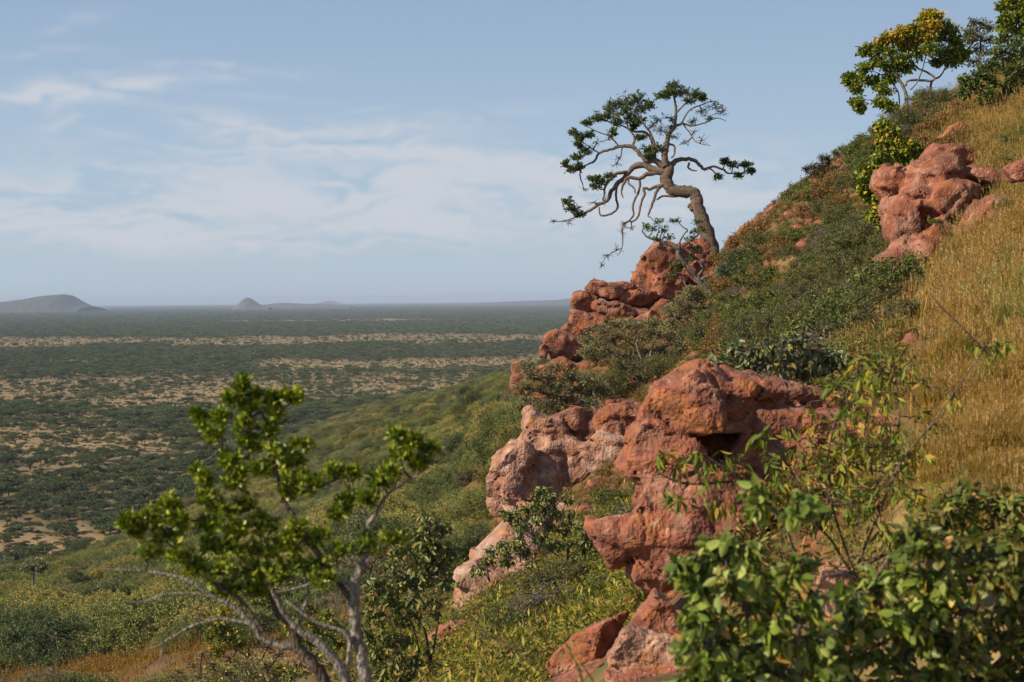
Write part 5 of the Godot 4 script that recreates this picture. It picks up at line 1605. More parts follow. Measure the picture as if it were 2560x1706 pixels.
	blobs(pl, Z10, [[1080, 30, 35, 25], [1120, 10, 45, 30], [1170, 40, 45, 35], [1090, 80, 35, 25], [1130, 90, 45, 30], [1190, 110, 40, 35], [1080, 130, 30, 20], [1150, 150, 40, 25], [1160, -40, 50, 40], [1230, 20, 50, 60], [1220, -60, 60, 50]], st, 36)
	settle(pl, "leafy_tree", at(2560, 215, 39.0), "light green tree rising behind the dense dark bushy tree", "tree", M.leaf)
	rng.seed = 545
	pl = plant(45.0)
	var dun := style(0.09, 0.045, 8, [Color(0.10, 0.115, 0.04), Color(0.13, 0.125, 0.05), Color(0.08, 0.09, 0.035)], {"twig": 0.008, "bark": Color(0.2, 0.17, 0.15), "spread": 1.0, "bare": 0.15})
	limb(pl, Z10, [[960, 420, 8], [955, 320, 7], [965, 220, 5], [960, 140, 2]], Color(0.2, 0.17, 0.15), 0.1)
	blobs(pl, Z10, [[930, 110, 35, 20], [975, 120, 40, 25], [1010, 140, 30, 25], [920, 150, 35, 25], [960, 180, 45, 25], [910, 200, 30, 20], [1000, 195, 40, 20], [940, 240, 50, 25], [980, 260, 50, 25], [920, 300, 50, 30], [900, 170, 25, 20]], dun, 22)
	settle(pl, "leafy_tree", at(2450, 215, 45.0), "thin dull green tree between the golden tipped and dark trees", "tree", M.leaf)
	rng.seed = 555
	pl = plant(53.0)
	var br := style(0.09, 0.035, 8, [Color(0.11, 0.07, 0.035), Color(0.075, 0.065, 0.03), Color(0.06, 0.08, 0.03)], {"twig": 0.01, "bark": Color(0.13, 0.09, 0.07), "spread": 1.0, "bare": 0.1})
	limb(pl, Z10, [[215, 930, 8], [205, 870, 7], [190, 810, 5], [185, 760, 3]], Color(0.13, 0.09, 0.07), 0.1)
	blobs(pl, Z10, [[190, 770, 35, 22], [215, 780, 25, 25], [140, 820, 40, 18], [180, 820, 45, 30], [220, 830, 40, 35], [150, 850, 40, 22], [200, 870, 45, 30], [240, 870, 30, 28], [110, 830, 20, 12]], br, 24)
	settle(pl, "bush", at(2070, 475, 53.0), "dark brownish bush standing on the skyline of the slope", "bush", M.leaf, "stems", "foliage")
	rng.seed = 565
	pl = plant(100.0)
	var silver := style(0.2, 0.1, 7, [Color(0.17, 0.19, 0.12), Color(0.13, 0.16, 0.09), Color(0.2, 0.22, 0.15)], {"twig": 0.02, "bark": Color(0.3, 0.26, 0.22), "spread": 1.0})
	limb(pl, S, [[88, 1490, 3.2], [82, 1468, 3], [84, 1440, 2.8], [86, 1420, 2], [84, 1400, 1.2]], Color(0.42, 0.38, 0.32), 0.0)
	blobs(pl, S, [[70, 1412, 14, 9], [86, 1402, 16, 9], [102, 1412, 14, 9], [80, 1420, 14, 8], [96, 1424, 12, 8], [62, 1424, 10, 7], [110, 1420, 9, 6]], silver, 11)
	settle(pl, "slender_tree", at(88, 1492, 100.0), "slender silvery tree with a bare pale trunk among the valley bushes", "tree", M.scrub)
	stage("upper trees")


# ---------------------------------------------------------------- shrubs of the slopes
func build_slope_shrubs() -> void:
	rng.seed = 606
	var kinds := {
		"olive": [style(0.07, 0.022, 13, [Color(0.11, 0.12, 0.038), Color(0.09, 0.105, 0.035), Color(0.14, 0.14, 0.045)], {"twig": 0.007, "bark": Color(0.24, 0.2, 0.18), "spread": 1.2})],
		"green": [style(0.09, 0.038, 9, [Color(0.085, 0.125, 0.028), Color(0.115, 0.155, 0.032), Color(0.07, 0.10, 0.025), Color(0.16, 0.17, 0.04)], {"twig": 0.007, "bark": Color(0.24, 0.2, 0.17), "droop": 0.3, "spread": 1.0})],
		"orange": [style(0.075, 0.03, 9, [Color(0.27, 0.13, 0.04), Color(0.20, 0.12, 0.04), Color(0.14, 0.13, 0.04), Color(0.30, 0.17, 0.05)], {"twig": 0.006, "bark": Color(0.22, 0.14, 0.1), "spread": 1.1})],
		"blue": [style(0.075, 0.02, 14, [Color(0.075, 0.105, 0.055), Color(0.095, 0.12, 0.065), Color(0.06, 0.085, 0.045)], {"twig": 0.006, "bark": Color(0.2, 0.18, 0.16), "droop": -0.2, "spread": 1.1})],
		"dead": [style(0.06, 0.02, 3, [Color(0.14, 0.13, 0.06), Color(0.2, 0.15, 0.09)], {"twig": 0.008, "bark": Color(0.33, 0.29, 0.27), "bare": 0.75})],
	}
	var proto := {}
	for k in kinds:
		var st: Dictionary = kinds[k][0]
		proto[k] = []
		for q in 2:
			proto[k].append(meshes_of(shrub(st, 1.1, 2.0, 5, 26, 15), M.leaf))
	var name_of := {"olive": "olive_shrub", "green": "green_shrub", "orange": "orange_shrub", "blue": "blue_green_shrub", "dead": "dry_shrub"}
	# kind, pixel x, pixel y of the middle, distance, half width in pixels, label
	var list := [
		["blue", 1890, 690, 49, 75, "dense blue green shrub below the orange shrubs by the leaning tree"], ["blue", 1835, 715, 50, 55, "smaller blue green shrub next to the slanting tree's trunk"], ["blue", 1965, 640, 50, 38, "little blue green shrub between mauve stone and long low stone"],
		["orange", 1825, 655, 57, 45, "orange brown shrub right at the foot of the leaning tree"], ["orange", 1940, 590, 54, 60, "rusty orange shrub below the tilted skyline slab"], ["orange", 2000, 570, 53, 55, "orange brown shrub above the long low red stone"], ["orange", 1880, 610, 56, 45, "low orange shrub between two small stones and the tilted slab"], ["orange", 2060, 620, 49, 45, "orange shrub right of the blocky dark red stone"],
		["green", 2080, 500, 52, 60, "green shrub below the dark skyline bush"], ["green", 2135, 470, 50, 55, "leafy green shrub just left of the bright young tree's top"], ["green", 2010, 500, 54, 45, "green shrub beside the dark stone in scrub"], ["green", 2130, 620, 42, 55, "green shrub in the dip left of the weathered outcrop"], ["green", 2170, 710, 36, 55, "green shrub against the weathered outcrop's foot"],
		["dead", 2000, 735, 46, 75, "grey leafless twiggy shrub in the middle of the slope"], ["dead", 2080, 760, 44, 55, "pale dry shrub right of the grey leafless one"], ["dead", 1960, 810, 43, 60, "dry grey shrub above the grey green drooping bush"],
		["green", 1900, 800, 43, 70, "bright green shrub right of the fresh green sapling"], ["green", 2050, 830, 40, 65, "olive green shrub behind the drooping grey green bush"], ["green", 2105, 770, 42, 55, "green shrub between dry shrubs and the outcrop"], ["olive", 1980, 870, 37, 65, "dull olive shrub hard behind the drooping grey green bush"], ["olive", 2140, 850, 33, 60, "olive shrub where the golden grass begins"], ["olive", 1850, 860, 40, 60, "olive shrub behind the top of the jutting red rock"], ["olive", 1780, 880, 41, 55, "olive shrub behind the pale tip of the jutting rock"],
		["green", 2440, 340, 35, 50, "green shrub at the foot of the dense dark tree"], ["olive", 2500, 310, 36, 55, "grey olive shrub under the dense dark tree"], ["green", 2530, 400, 31, 45, "green shrub below the dense dark tree in straw grass"], ["olive", 2400, 390, 33, 40, "small olive shrub right behind the weathered outcrop"],
		["olive", 2300, 290, 40, 55, "grey olive shrub under the golden tipped tree"], ["olive", 2360, 250, 41, 50, "olive shrub right of the golden tipped tree's trunk"], ["green", 2120, 390, 53, 32, "small green bush touching the dark skyline bush"], ["green", 2180, 370, 48, 50, "green bush on the skyline left of the bright young tree"], ["olive", 2230, 320, 45, 50, "grey green bush at the golden tipped tree's foot"], ["orange", 2350, 330, 36, 45, "brownish shrub above the weathered outcrop"], ["orange", 2400, 300, 36, 40, "dry brown shrub left of the dense dark tree"], ["green", 2180, 430, 44, 50, "green shrub under the bright young tree's crown"],
		["olive", 1600, 965, 46, 55, "olive shrub between the two thorn trees' trunks"], ["olive", 1700, 925, 46.5, 60, "olive shrub under the white stemmed thorn tree"], ["olive", 1510, 975, 46, 50, "olive shrub in the shade of the spreading thorn tree"], ["olive", 1760, 850, 48, 50, "olive shrub against the white stemmed thorn tree"],
		["green", 1540, 1240, 33, 45, "yellow green shrub between the cliff and the jutting rock's beak"], ["green", 1530, 1330, 29, 50, "green shrub under the jutting rock's beak"], ["green", 1620, 1450, 24, 50, "green shrub below the jutting rock"], ["olive", 1240, 1400, 36, 55, "olive shrub tucked behind the pale outcrop"],
		["green", 2230, 540, 29, 26, "tuft of green leaves growing on the outcrop's shoulder"], ["green", 2340, 555, 24, 18, "small green plant rooted in the outcrop's crack"], ["green", 2420, 590, 23.4, 24, "straggly green plant at the dark overhang of the outcrop"],
	]
	for e in list:
		var d: float = e[3]
		var r: float = e[4] * d / F
		var p := at(e[1], e[2] + e[4] * 0.55, d)
		var g := ground_y(p.x, p.z)
		if absf(g - p.y) < 0.5 * r + 0.15:
			p.y = g
		else:
			p.y = minf(p.y, maxf(g, p.y - 0.4 * r)) if p.y < g else p.y
			if p.y > g + 0.3 and e[4] > 30:
				p.y = g
		var o := thing(name_of[e[0]], p, e[5], "shrub")
		var m: Array = proto[e[0]][rng.randi() % 2]
		part("stems", m[0], o)
		part("foliage", m[1], o)
		o.rotation.y = rnd(0, TAU)
		o.scale = Vector3(r, r * rnd(0.95, 1.25), r) * (1.3 if e[4] > 30 else 1.0)
	var many := {"orange": "low rusty orange shrub in the scrub of the rocky slope", "green": "low green shrub in the scrub of the rocky slope", "dead": "bare grey twiggy shrub in the scrub of the rocky slope", "olive": "low olive shrub in the scrub of the rocky slope"}
	var keys := ["orange", "green", "olive", "dead", "green", "orange"]
	for k in 215:
		var d := rnd(28.0, 50.0) if k < 110 else rnd(17.0, 34.0)
		var px := rnd(1760, 2330) if k < 110 else rnd(1840, 2290)
		if k >= 185:
			d = rnd(9.0, 34.0)
			px = rnd(2300, 2600)
		elif k >= 165:
			d = rnd(16.0, 31.0)
			px = rnd(1230, 1640)
		var p := at(px, 700, d)
		p.y = ground_y(p.x, p.z) - 0.05
		var kind: String = keys[rng.randi() % 6] if k < 165 else ["dead", "orange", "green"][k % 3]
		if k >= 110 and kind == "orange":
			kind = "olive"
		if k >= 185:
			kind = ["green", "orange", "olive"][k % 3]
		var o: Node3D
		if k < 185:
			o = thing(name_of[kind], p, many[kind], "shrub", "%s shrubs of the rocky slope" % kind)
		else:
			o = thing(name_of[kind], p, "small %s plant growing in the golden grass" % kind, "shrub", "%s plants in the golden grass" % kind)
		var m: Array = proto[kind][rng.randi() % 2]
		part("stems", m[0], o)
		part("foliage", m[1], o)
		o.rotation.y = rnd(0, TAU)
		var s := rnd(0.4, 0.8) if k < 185 else rnd(0.12, 0.2) * clampf(d / 12.0, 0.8, 2.2)
		o.scale = Vector3(s, s * rnd(0.8, 1.2), s)
	stage("slope shrubs")


func grass_tuft(blades: int, h: float, spread: float, cols: Array, wid: float) -> Buf:
	var b := Buf.new()
	for k in blades:
		var p := Vector3(rnd(-1, 1), 0, rnd(-1, 1)) * spread * 0.5 + Vector3(0, -0.06, 0)
		var an := rnd(0, TAU)
		var lean := Vector3(cos(an), 0, sin(an)) * (rnd(0.05, 0.5) if rng.randf() < 0.7 else rnd(0.5, 1.3))
		var hh := h * rnd(0.5, 1.15)
		var side := Vector3(cos(an + 1.57 + rnd(-0.6, 0.6)), 0, sin(an + 1.57))
		var col: Color = cols[rng.randi() % cols.size()]
		var f := rnd(0.75, 1.25)
		col = Color(col.r * f, col.g * f, col.b * f)
		var w := wid * rnd(0.6, 1.2)
		var i0 := b.v.size()
		for s in 4:
			var t := s / 3.0
			var c := p + Vector3(0, hh * (t - 0.18 * t * t), 0) + lean * hh * t * t
			var hw := w * (1.0 - t * 0.85)
			b.v.push_back(c + side * hw)
			b.v.push_back(c - side * hw)
			var nn := side.cross(Vector3(lean.x, 1, lean.z)).normalized()
			b.n.push_back(nn)
			b.n.push_back(nn)
			b.c.push_back(col)
			b.c.push_back(col)
		for s in 3:
			var q := i0 + s * 2
			for x in [q, q + 2, q + 1, q + 1, q + 2, q + 3]:
				b.i.push_back(x)
		if rng.randf() < 0.3:
			var tip := p + Vector3(0, hh * 0.82, 0) + lean * hh
			for q in 5:
				var dir := (Vector3(lean.x, 0.8, lean.z) + ball() * 0.5).normalized()
				b.leaf(tip - dir * 0.02 - Vector3(0, 0.02 * q, 0), dir, dir.cross(ball()).normalized(), 0.05, 0.012, Color(0.4, 0.28, 0.13))
	return b


func build_ground_plants() -> void:
	rng.seed = 707
	var gold := [Color(0.70, 0.50, 0.14), Color(0.60, 0.42, 0.11), Color(0.75, 0.60, 0.27), Color(0.42, 0.38, 0.09), Color(0.56, 0.36, 0.11)]
	var tufts := []
	for k in 4:
		tufts.append(grass_tuft(30, 0.62, 0.3, gold, 0.004).mesh(M.straw))
	var places := [[], [], [], []]
	var tints := [PackedColorArray(), PackedColorArray(), PackedColorArray(), PackedColorArray()]
	for k in 17000:
		var d := 7.6 * pow(48.0 / 7.6, pow(rng.randf(), 0.62))
		var px := rnd(2040, 2800)
		var p := at(px, 900, d)
		p.y = ground_y(p.x, p.z)
		var left := 2290.0 + 110.0 * noise_b.get_noise_2d(p.x * 0.5, p.z * 0.3) + (70.0 if d > 26.0 else 0.0) + (90.0 if d < 8.0 else 0.0)
		if d > 14.0 and d < 24.5:
			left += 75.0
		if noise_a.get_noise_2d(p.x * 1.3 + 11.0, p.z * 1.3) > 0.3 and rng.randf() < 0.6:
			continue
		if px < left and rng.randf() > 0.06:
			continue
		var t := rng.randi() % 4
		var s := rnd(0.5, 1.2) * clampf(d / 20.0, 0.5, 0.8) * (0.75 + 1.1 * maxf(noise_b.get_noise_2d(p.x * 1.9, p.z * 1.9), -0.2))
		places[t].append(Transform3D(Basis(Vector3.UP, rnd(0, TAU)).scaled(Vector3(s, s, s)), p))
		var f := rnd(0.95, 1.35)
		var gr := smoothstep(0.1, 0.5, noise_a.get_noise_2d(p.x * 0.7, p.z * 0.7)) * 0.35
		tints[t].push_back(Color(f * (1.0 - gr), f, f * (1.0 - gr * 0.5)))
	for t in 4:
		spread_copies("golden_grass", tufts[t], places[t], tints[t], "tall golden dry grass on the slope beside the weathered outcrop")
	var vp := [[], [], [], []]
	var vt := [PackedColorArray(), PackedColorArray(), PackedColorArray(), PackedColorArray()]
	for k in 26000:
		var d := 34.0 * pow(260.0 / 34.0, sqrt(rng.randf()))
		var px := rnd(-150, 1000)
		var p := at(px, 900, d)
		p.y = ground_y(p.x, p.z)
		if noise_a.get_noise_2d(p.x * 0.025 + 3.0, p.z * 0.025) < 0.05 and rng.randf() < 0.75:
			continue
		var t := rng.randi() % 4
		var s := rnd(0.9, 1.7)
		vp[t].append(Transform3D(Basis(Vector3.UP, rnd(0, TAU)).scaled(Vector3(s * 1.5, s * 0.8, s * 1.5)), p))
		var f := rnd(0.6, 0.95)
		vt[t].push_back(Color(f, f * 0.92, f * 0.9))
	for t in 4:
		spread_copies("valley_grass", tufts[t], vp[t], vt[t], "dry tan grass between the bushes of the valley slope")
	var stones := []
	for k in 3:
		var sb := Buf.new()
		var off := Vector3(k * 5.3, 1.7, k * 2.9)
		for j in 9:
			for m in 12:
				var th := PI * j / 8.0
				var dir := Vector3(sin(th) * cos(TAU * m / 12.0), cos(th) * 0.7, sin(th) * sin(TAU * m / 12.0))
				sb.v.push_back(dir * (0.5 + 0.22 * facets(dir * 1.4 + off) + 0.1 * facets(dir * 3.5 + off)))
				var cf := 1.0 + 0.25 * facets(dir * 2.0 + off)
				sb.c.push_back(Color(0.4 * cf, 0.155 * cf, 0.1 * cf))
		for j in 8:
			for m in 12:
				var o := j * 12 + m
				var o2 := j * 12 + (m + 1) % 12
				for x in [o, o2, o + 12, o2, o2 + 12, o + 12]:
					sb.i.push_back(x)
		sb.n.resize(sb.v.size())
		for q in range(0, sb.i.size(), 3):
			var fn := (sb.v[sb.i[q + 2]] - sb.v[sb.i[q]]).cross(sb.v[sb.i[q + 1]] - sb.v[sb.i[q]])
			for s in 3:
				sb.n[sb.i[q + s]] += fn
		for q in sb.n.size():
			sb.n[q] = sb.n[q].normalized() if sb.n[q].length() > 0.0 else sb.v[q].normalized()
		stones.append(sb.mesh(M.rock))
	var sp := [[], [], []]
	var sc := [PackedColorArray(), PackedColorArray(), PackedColorArray()]
	for k in 1500:
		var d := 9.0 * pow(60.0 / 9.0, sqrt(rng.randf()))
		var px := rnd(1180, 2450)
		var p := at(px, 900, d)
		p.y = ground_y(p.x, p.z) + 0.02
		if noise_a.get_noise_2d(p.x * 0.5 + 60.0, p.z * 0.5) < -0.05:
			continue
		var t := k % 3
		var s := rnd(0.08, 0.3) * rnd(0.5, 1.6) * clampf(d / 30.0, 0.5, 1.3)
		sp[t].append(Transform3D(Basis.from_euler(Vector3(rnd(-0.4, 0.4), rnd(0, TAU), rnd(-0.4, 0.4))).scaled(Vector3(s, s, s)), p))
		var f := rnd(0.75, 1.2)
		sc[t].push_back(Color(f, f, f))
	for t in 3:
		spread_copies("loose_stones", stones[t], sp[t], sc[t], "small loose red stones lying between the rocks and scrub")
	# low leafy cover in the hollow and on the upper slope
	var lo := []
	var sets := [
		[Color(0.19, 0.21, 0.028), Color(0.27, 0.24, 0.035), Color(0.34, 0.23, 0.055), Color(0.13, 0.16, 0.028)],
		[Color(0.11, 0.14, 0.028), Color(0.16, 0.165, 0.035), Color(0.24, 0.15, 0.05), Color(0.08, 0.11, 0.025)],
		[Color(0.24, 0.13, 0.045), Color(0.28, 0.17, 0.06), Color(0.13, 0.13, 0.04), Color(0.2, 0.1, 0.04)],
	]
	for s in sets:
		for q in 2:
			var pl := plant()
			var st := style(0.075, 0.02, 8, s, {"twig": 0.003, "bark": Color(0.25, 0.19, 0.13), "droop": 0.1, "spread": 1.0})
			for k in 3:
				blob3(pl, Vector3(rnd(-0.2, 0.2), rnd(0.12, 0.3), rnd(-0.2, 0.2)), Vector3(0.22, 0.2, 0.22), st, 9, false)
			lo.append(joined(pl, M.leaf))
	var lp := [[], [], [], [], [], []]
	var lt := [PackedColorArray(), PackedColorArray(), PackedColorArray(), PackedColorArray(), PackedColorArray(), PackedColorArray()]
	for k in 15000:
		var d := 7.0 * pow(64.0 / 7.0, sqrt(rng.randf()))
		var px := rnd(860, 2620)
		var p := at(px, 900, d)
		p.y = ground_y(p.x, p.z) - 0.03
		if d < 40.0 and px > 2260.0 and d < 26.0:
			continue
		if px < 1000.0 and d < 22.0:
			continue
		if d < 14.5 and px > 1320.0 and (px < 1800.0 or (px < 2260.0 and rng.randf() < 0.9)):
			continue
		var n := noise_a.get_noise_2d(p.x * 0.35 + 20.0, p.z * 0.35)
		var t := 0
		if d > 33.0:
			t = 2 if n > -0.02 else 1
		else:
			t = 0 if n < 0.22 else 1
		if rng.randf() < 0.15:
			t = rng.randi() % 3
		t = t * 2 + rng.randi() % 2
		var s := rnd(0.6, 1.3)
		if d > 14.0 and d <= 33.0 and px > 1760.0:
			s *= 0.6
			if t < 2:
				t += 2
			if rng.randf() < 0.35:
				t = 4 + rng.randi() % 2
		if d > 33.0:
			s *= 0.55
			if noise_a.get_noise_2d(p.x * 0.6, p.z * 0.6 + 40.0) > 0.26:
				continue
		lp[t].append(Transform3D(Basis(Vector3.UP, rnd(0, TAU)).scaled(Vector3(s, s, s)), p))
		var f := rnd(0.8, 1.15)
		lt[t].push_back(Color(f, f, f))
	for t in 6:
		spread_copies("undergrowth", lo[t], lp[t], lt[t], "low %s undergrowth between the rocks" % ["yellow green leafy", "green and brown", "rusty orange"][t / 2])
	stage("ground plants")


# ---------------------------------------------------------------- the bush below and on the plain
func build_bush() -> void:
	rng.seed = 808
	var bushes := []
	var cols := [
		[Color(0.226, 0.257, 0.088), Color(0.265, 0.284, 0.097), Color(0.187, 0.219, 0.078)],
		[Color(0.167, 0.219, 0.082), Color(0.196, 0.246, 0.091), Color(0.137, 0.181, 0.072)],
		[Color(0.333, 0.312, 0.097), Color(0.293, 0.292, 0.097), Color(0.391, 0.322, 0.121)],
		[Color(0.109, 0.151, 0.072), Color(0.128, 0.170, 0.082), Color(0.089, 0.133, 0.064)],
		[Color(0.235, 0.219, 0.134), Color(0.274, 0.219, 0.169), Color(0.196, 0.190, 0.110)],
	]
	for c in cols:
		for q in 2:
			var st := style(0.095, 0.042, 15, c, {"twig": 0.009, "bark": Color(0.19, 0.16, 0.14), "spread": 1.0, "droop": -0.2, "bare": 0.0 if c != cols[4] else 0.3})
			bushes.append(shrub(st, 2.5, 4.4, 6, 52, 20, 0.22))
	var trees := []
	for q in 4:
		var c: Array = [[Color(0.085, 0.115, 0.07), Color(0.10, 0.13, 0.078), Color(0.07, 0.095, 0.06)], [Color(0.105, 0.13, 0.066), Color(0.125, 0.145, 0.07), Color(0.085, 0.11, 0.06)]][q % 2]
		var st := style(0.42, 0.2, 7, c, {"twig": 0.02, "bark": Color(0.12, 0.10, 0.085), "spread": 0.7, "droop": -0.2})
		var pl := plant()
		pl.nodes = PackedVector3Array([Vector3.ZERO])
		limb3(pl, PackedVector3Array([Vector3(0, -0.4, 0), Vector3(0.1, 0.7, 0.05), Vector3(rnd(-0.2, 0.2), 1.5, rnd(-0.2, 0.2))]), PackedFloat32Array([0.2, 0.16, 0.13]), 5, st.bark, 0.3, 2)
		for s in 6:
			var an := TAU * (s + rnd(-0.3, 0.3)) / 6.0
			var o := rnd(1.2, 2.6)
			limb3(pl, PackedVector3Array([Vector3(0, 1.3, 0), Vector3(cos(an) * o * 0.5, 2.3, sin(an) * o * 0.5), Vector3(cos(an) * o, rnd(2.8, 3.5), sin(an) * o)]), PackedFloat32Array([0.1, 0.07, 0.04]), 4, st.bark, 0.4, 2)
		for k in 24:
			var an := rnd(0, TAU)
			var o := sqrt(rng.randf()) * 3.2
			blob3(pl, Vector3(cos(an) * o, rnd(3.0, 3.6) + 0.5 * (1.0 - o / 3.2) + rnd(-0.5, 0.2) * (o / 3.2), sin(an) * o), Vector3(0.95, 0.42, 0.95), st, 9)
		trees.append(pl)
	var bm := []
	var bj := []
	for b in bushes:
		bm.append(meshes_of(b, M.scrub))
		bj.append(joined(b, M.scrub))
	var tm := []
	var tj := []
	for t in trees:
		tm.append(meshes_of(t, M.scrub))
		tj.append(joined(t, M.scrub))
	stage("bush kinds")
	var bush_at := []
	var tree_at := []
	var small_at := []
	var d := 30.0
	while d < 44000.0:
		var d1 := d * 1.045
		var px0 := -260.0
		var px1 := 1480.0
		var area := (px1 - px0) / F * (d1 * d1 - d * d) * 0.5
		var each := 8.5 if d < 160.0 else (12.0 if d < 420.0 else (30.0 if d < 1100.0 else (46.0 if d < 2600.0 else (130.0 if d < 5200.0 else (620.0 if d < 12500.0 else (6500.0 if d < 30000.0 else 20000.0))))))
		for k in int(area / each):
			var dd := rnd(d, d1)
			var px := rnd(px0, px1)
			var x := (px - 1280.0) / F * dd
			var z := -dd
			var y := ground_y(x, z)
			if (dd < 58.0 and px > 1150.0) or (dd < 75.0 and px > 1225.0) or (dd < 48.0 and px > 900.0):
				continue
			if y > PLAIN + 4.0:
				if dd > 1500.0 or px > 1420.0:
					continue
				var thin := noise_a.get_noise_2d(x * 0.025 + 3.0, z * 0.025)
				if dd < 200.0 and thin > 0.12 and rng.randf() < 0.75:
					continue
				var s := rnd(0.5, 1.0) * rnd(0.85, 1.3) * (clampf(dd / 62.0, 0.5, 1.0) if dd < 160.0 else (1.12 if dd < 420.0 else 1.45))
				bush_at.append([s / dd, Vector3(x, y - 0.1, z), s, px])
			else:
				var o := openness(x, z)
				if rng.randf() < 0.14 + smoothstep(0.12, 0.8, o) * 0.8:
					if dd > 5200.0:
						continue
					for m in (2 if dd < 1100.0 else 1):
						var s2 := rnd(0.12, 0.4) * (1.0 if dd < 2600.0 else 1.4)
						var q := Vector3(x + rnd(-4, 4), y - 0.1, z + rnd(-4, 4))
						small_at.append([0.0, q, s2, px])
					continue
				var s := rnd(0.55, 1.15) * (rnd(0.5, 1.4) if dd < 2600.0 else (1.5 if dd < 5200.0 else (3.2 if dd < 12500.0 else (10.0 if dd < 30000.0 else 19.0))))
				tree_at.append([s / dd, Vector3(x, y - 0.1, z), s, px])
		d = d1
	var bp := []
	var bt := []
	for k in bj.size():
		bp.append([])
		bt.append(PackedColorArray())
	for e in small_at:
		var v := rng.randi() % bj.size()
		var s: float = e[2] * 1.6
		bp[v].append(Transform3D(Basis(Vector3.UP, rnd(0, TAU)).scaled(Vector3(s, s * 0.8, s)), e[1]))
		var f := rnd(0.6, 1.0)
		bt[v].push_back(Color(f, f, f))
	bush_at.sort_custom(func(p, q): return p[0] > q[0])
	tree_at.sort_custom(func(p, q): return p[0] > q[0])
	var words := ["olive green", "dark green", "yellow green", "blackish green", "grey brown half bare"]
	var singles := 0
	for e in bush_at:
		var p: Vector3 = e[1]
		var n := noise_a.get_noise_2d(p.x * 0.02, p.z * 0.02) + rnd(-0.5, 0.5)
		var kind := 0
		if n > 0.2:
			kind = 2
		elif n < -0.36:
			kind = 4 if rng.randf() < 0.7 else 3
		elif n < -0.12:
			kind = 1
		elif rng.randf() < 0.05:
			kind = 3
		var v := kind * 2 + rng.randi() % 2
		var s: float = e[2]
		var basis := Basis(Vector3.UP, rnd(0, TAU)).scaled(Vector3(s, s * rnd(0.8, 1.2), s))
		var py := 747.0 - p.y / -p.z * F
		if singles < 300 and e[3] > -20.0 and e[3] < 1240.0 and py < 1800.0:
			singles += 1
			var o := thing("valley_bush", p, "%s bush on the slope falling to the plain" % words[kind], "bush", "%s bushes on the valley slope" % words[kind])
			part("stems", bm[v][0], o)
			part("foliage", bm[v][1], o)
			o.basis = basis
		else:
			bp[v].append(Transform3D(basis, p))
			var f := rnd(0.5, 1.2)
			bt[v].push_back(Color(f, f, f))
	for v in bj.size():
		spread_copies("valley_scrub", bj[v], bp[v], bt[v], "%s scrub covering the slope down to the plain" % words[v / 2])
	stage("%d bushes" % bush_at.size())
	var tp := [[], [], [], []]
	var tt := [PackedColorArray(), PackedColorArray(), PackedColorArray(), PackedColorArray()]
	singles = 0
	for e in tree_at:
		var p: Vector3 = e[1]
		var v := rng.randi() % 4
		var s: float = e[2]
		var basis := Basis(Vector3.UP, rnd(0, TAU)).scaled(Vector3(s, s * rnd(0.8, 1.2), s))
		if singles < 300 and e[3] > 0.0 and e[3] < 1240.0:
			singles += 1
			var o := thing("acacia_tree", p, "%s flat topped tree standing on the sandy plain" % ["dark green", "mid green"][v % 2], "tree", "%s trees on the plain" % ["dark green", "mid green"][v % 2])
			part("trunk", tm[v][0], o)
			part("crown", tm[v][1], o)
			o.basis = basis
		else:
			if s > 2.0:
				basis = Basis(Vector3.UP, rnd(0, TAU)).scaled(Vector3(s, s * (0.42 if s < 5.0 else (0.2 if s < 13.0 else 0.12)), s))
			tp[v].append(Transform3D(basis, p))
			var f := rnd(0.75, 1.7)
			tt[v].push_back(Color(f * rnd(0.92, 1.1), f, f))
	for v in 4:
		spread_copies("plain_bush", tj[v], tp[v], tt[v], "far bush and flat topped trees covering the plain")
	stage("%d trees" % tree_at.size())


func build_bird(where: Vector3, turn: float, label: String) -> void:
	var b := Buf.new()
	var body := Color(0.16, 0.11, 0.08)
	var chest := Color(0.38, 0.17, 0.06)
	b.tube(PackedVector3Array([Vector3(-0.075, 0.035, 0), Vector3(-0.05, 0.05, 0), Vector3(-0.02, 0.065, 0), Vector3(0.01, 0.085, 0), Vector3(0.03, 0.11, 0), Vector3(0.037, 0.128, 0), Vector3(0.045, 0.145, 0), Vector3(0.05, 0.16, 0)]), PackedFloat32Array([0.004, 0.02, 0.033, 0.036, 0.029, 0.023, 0.023, 0.004]), 10, chest, 0.2, 0.0)
	b.tube(PackedVector3Array([Vector3(-0.05, 0.06, 0), Vector3(-0.1, 0.02, 0), Vector3(-0.14, -0.015, 0)]), PackedFloat32Array([0.018, 0.012, 0.008]), 5, body, 0.1, 0.0)
	b.tube(PackedVector3Array([Vector3(0.055, 0.145, 0), Vector3(0.075, 0.147, 0), Vector3(0.09, 0.142, 0)]), PackedFloat32Array([0.008, 0.005, 0.001]), 5, Color(0.04, 0.035, 0.03), 0.0, 0.0)
	for s in [-1.0, 1.0]:
		b.tube(PackedVector3Array([Vector3(0.005, 0.06, 0.012 * s), Vector3(0.0, 0.025, 0.014 * s), Vector3(0.01, -0.01, 0.016 * s)]), PackedFloat32Array([0.006, 0.003, 0.003]), 4, Color(0.05, 0.04, 0.03), 0.0, 0.0)
		b.tube(PackedVector3Array([Vector3(0.02, 0.1, 0.028 * s), Vector3(-0.03, 0.07, 0.036 * s), Vector3(-0.08, 0.03, 0.02 * s)]), PackedFloat32Array([0.008, 0.016, 0.003]), 5, body, 0.1, 0.0)
	var o := part(numbered("bird"), b.mesh(M.feather), self)
	o.position = where
	o.rotation.y = turn
	tag(o, label, "bird")


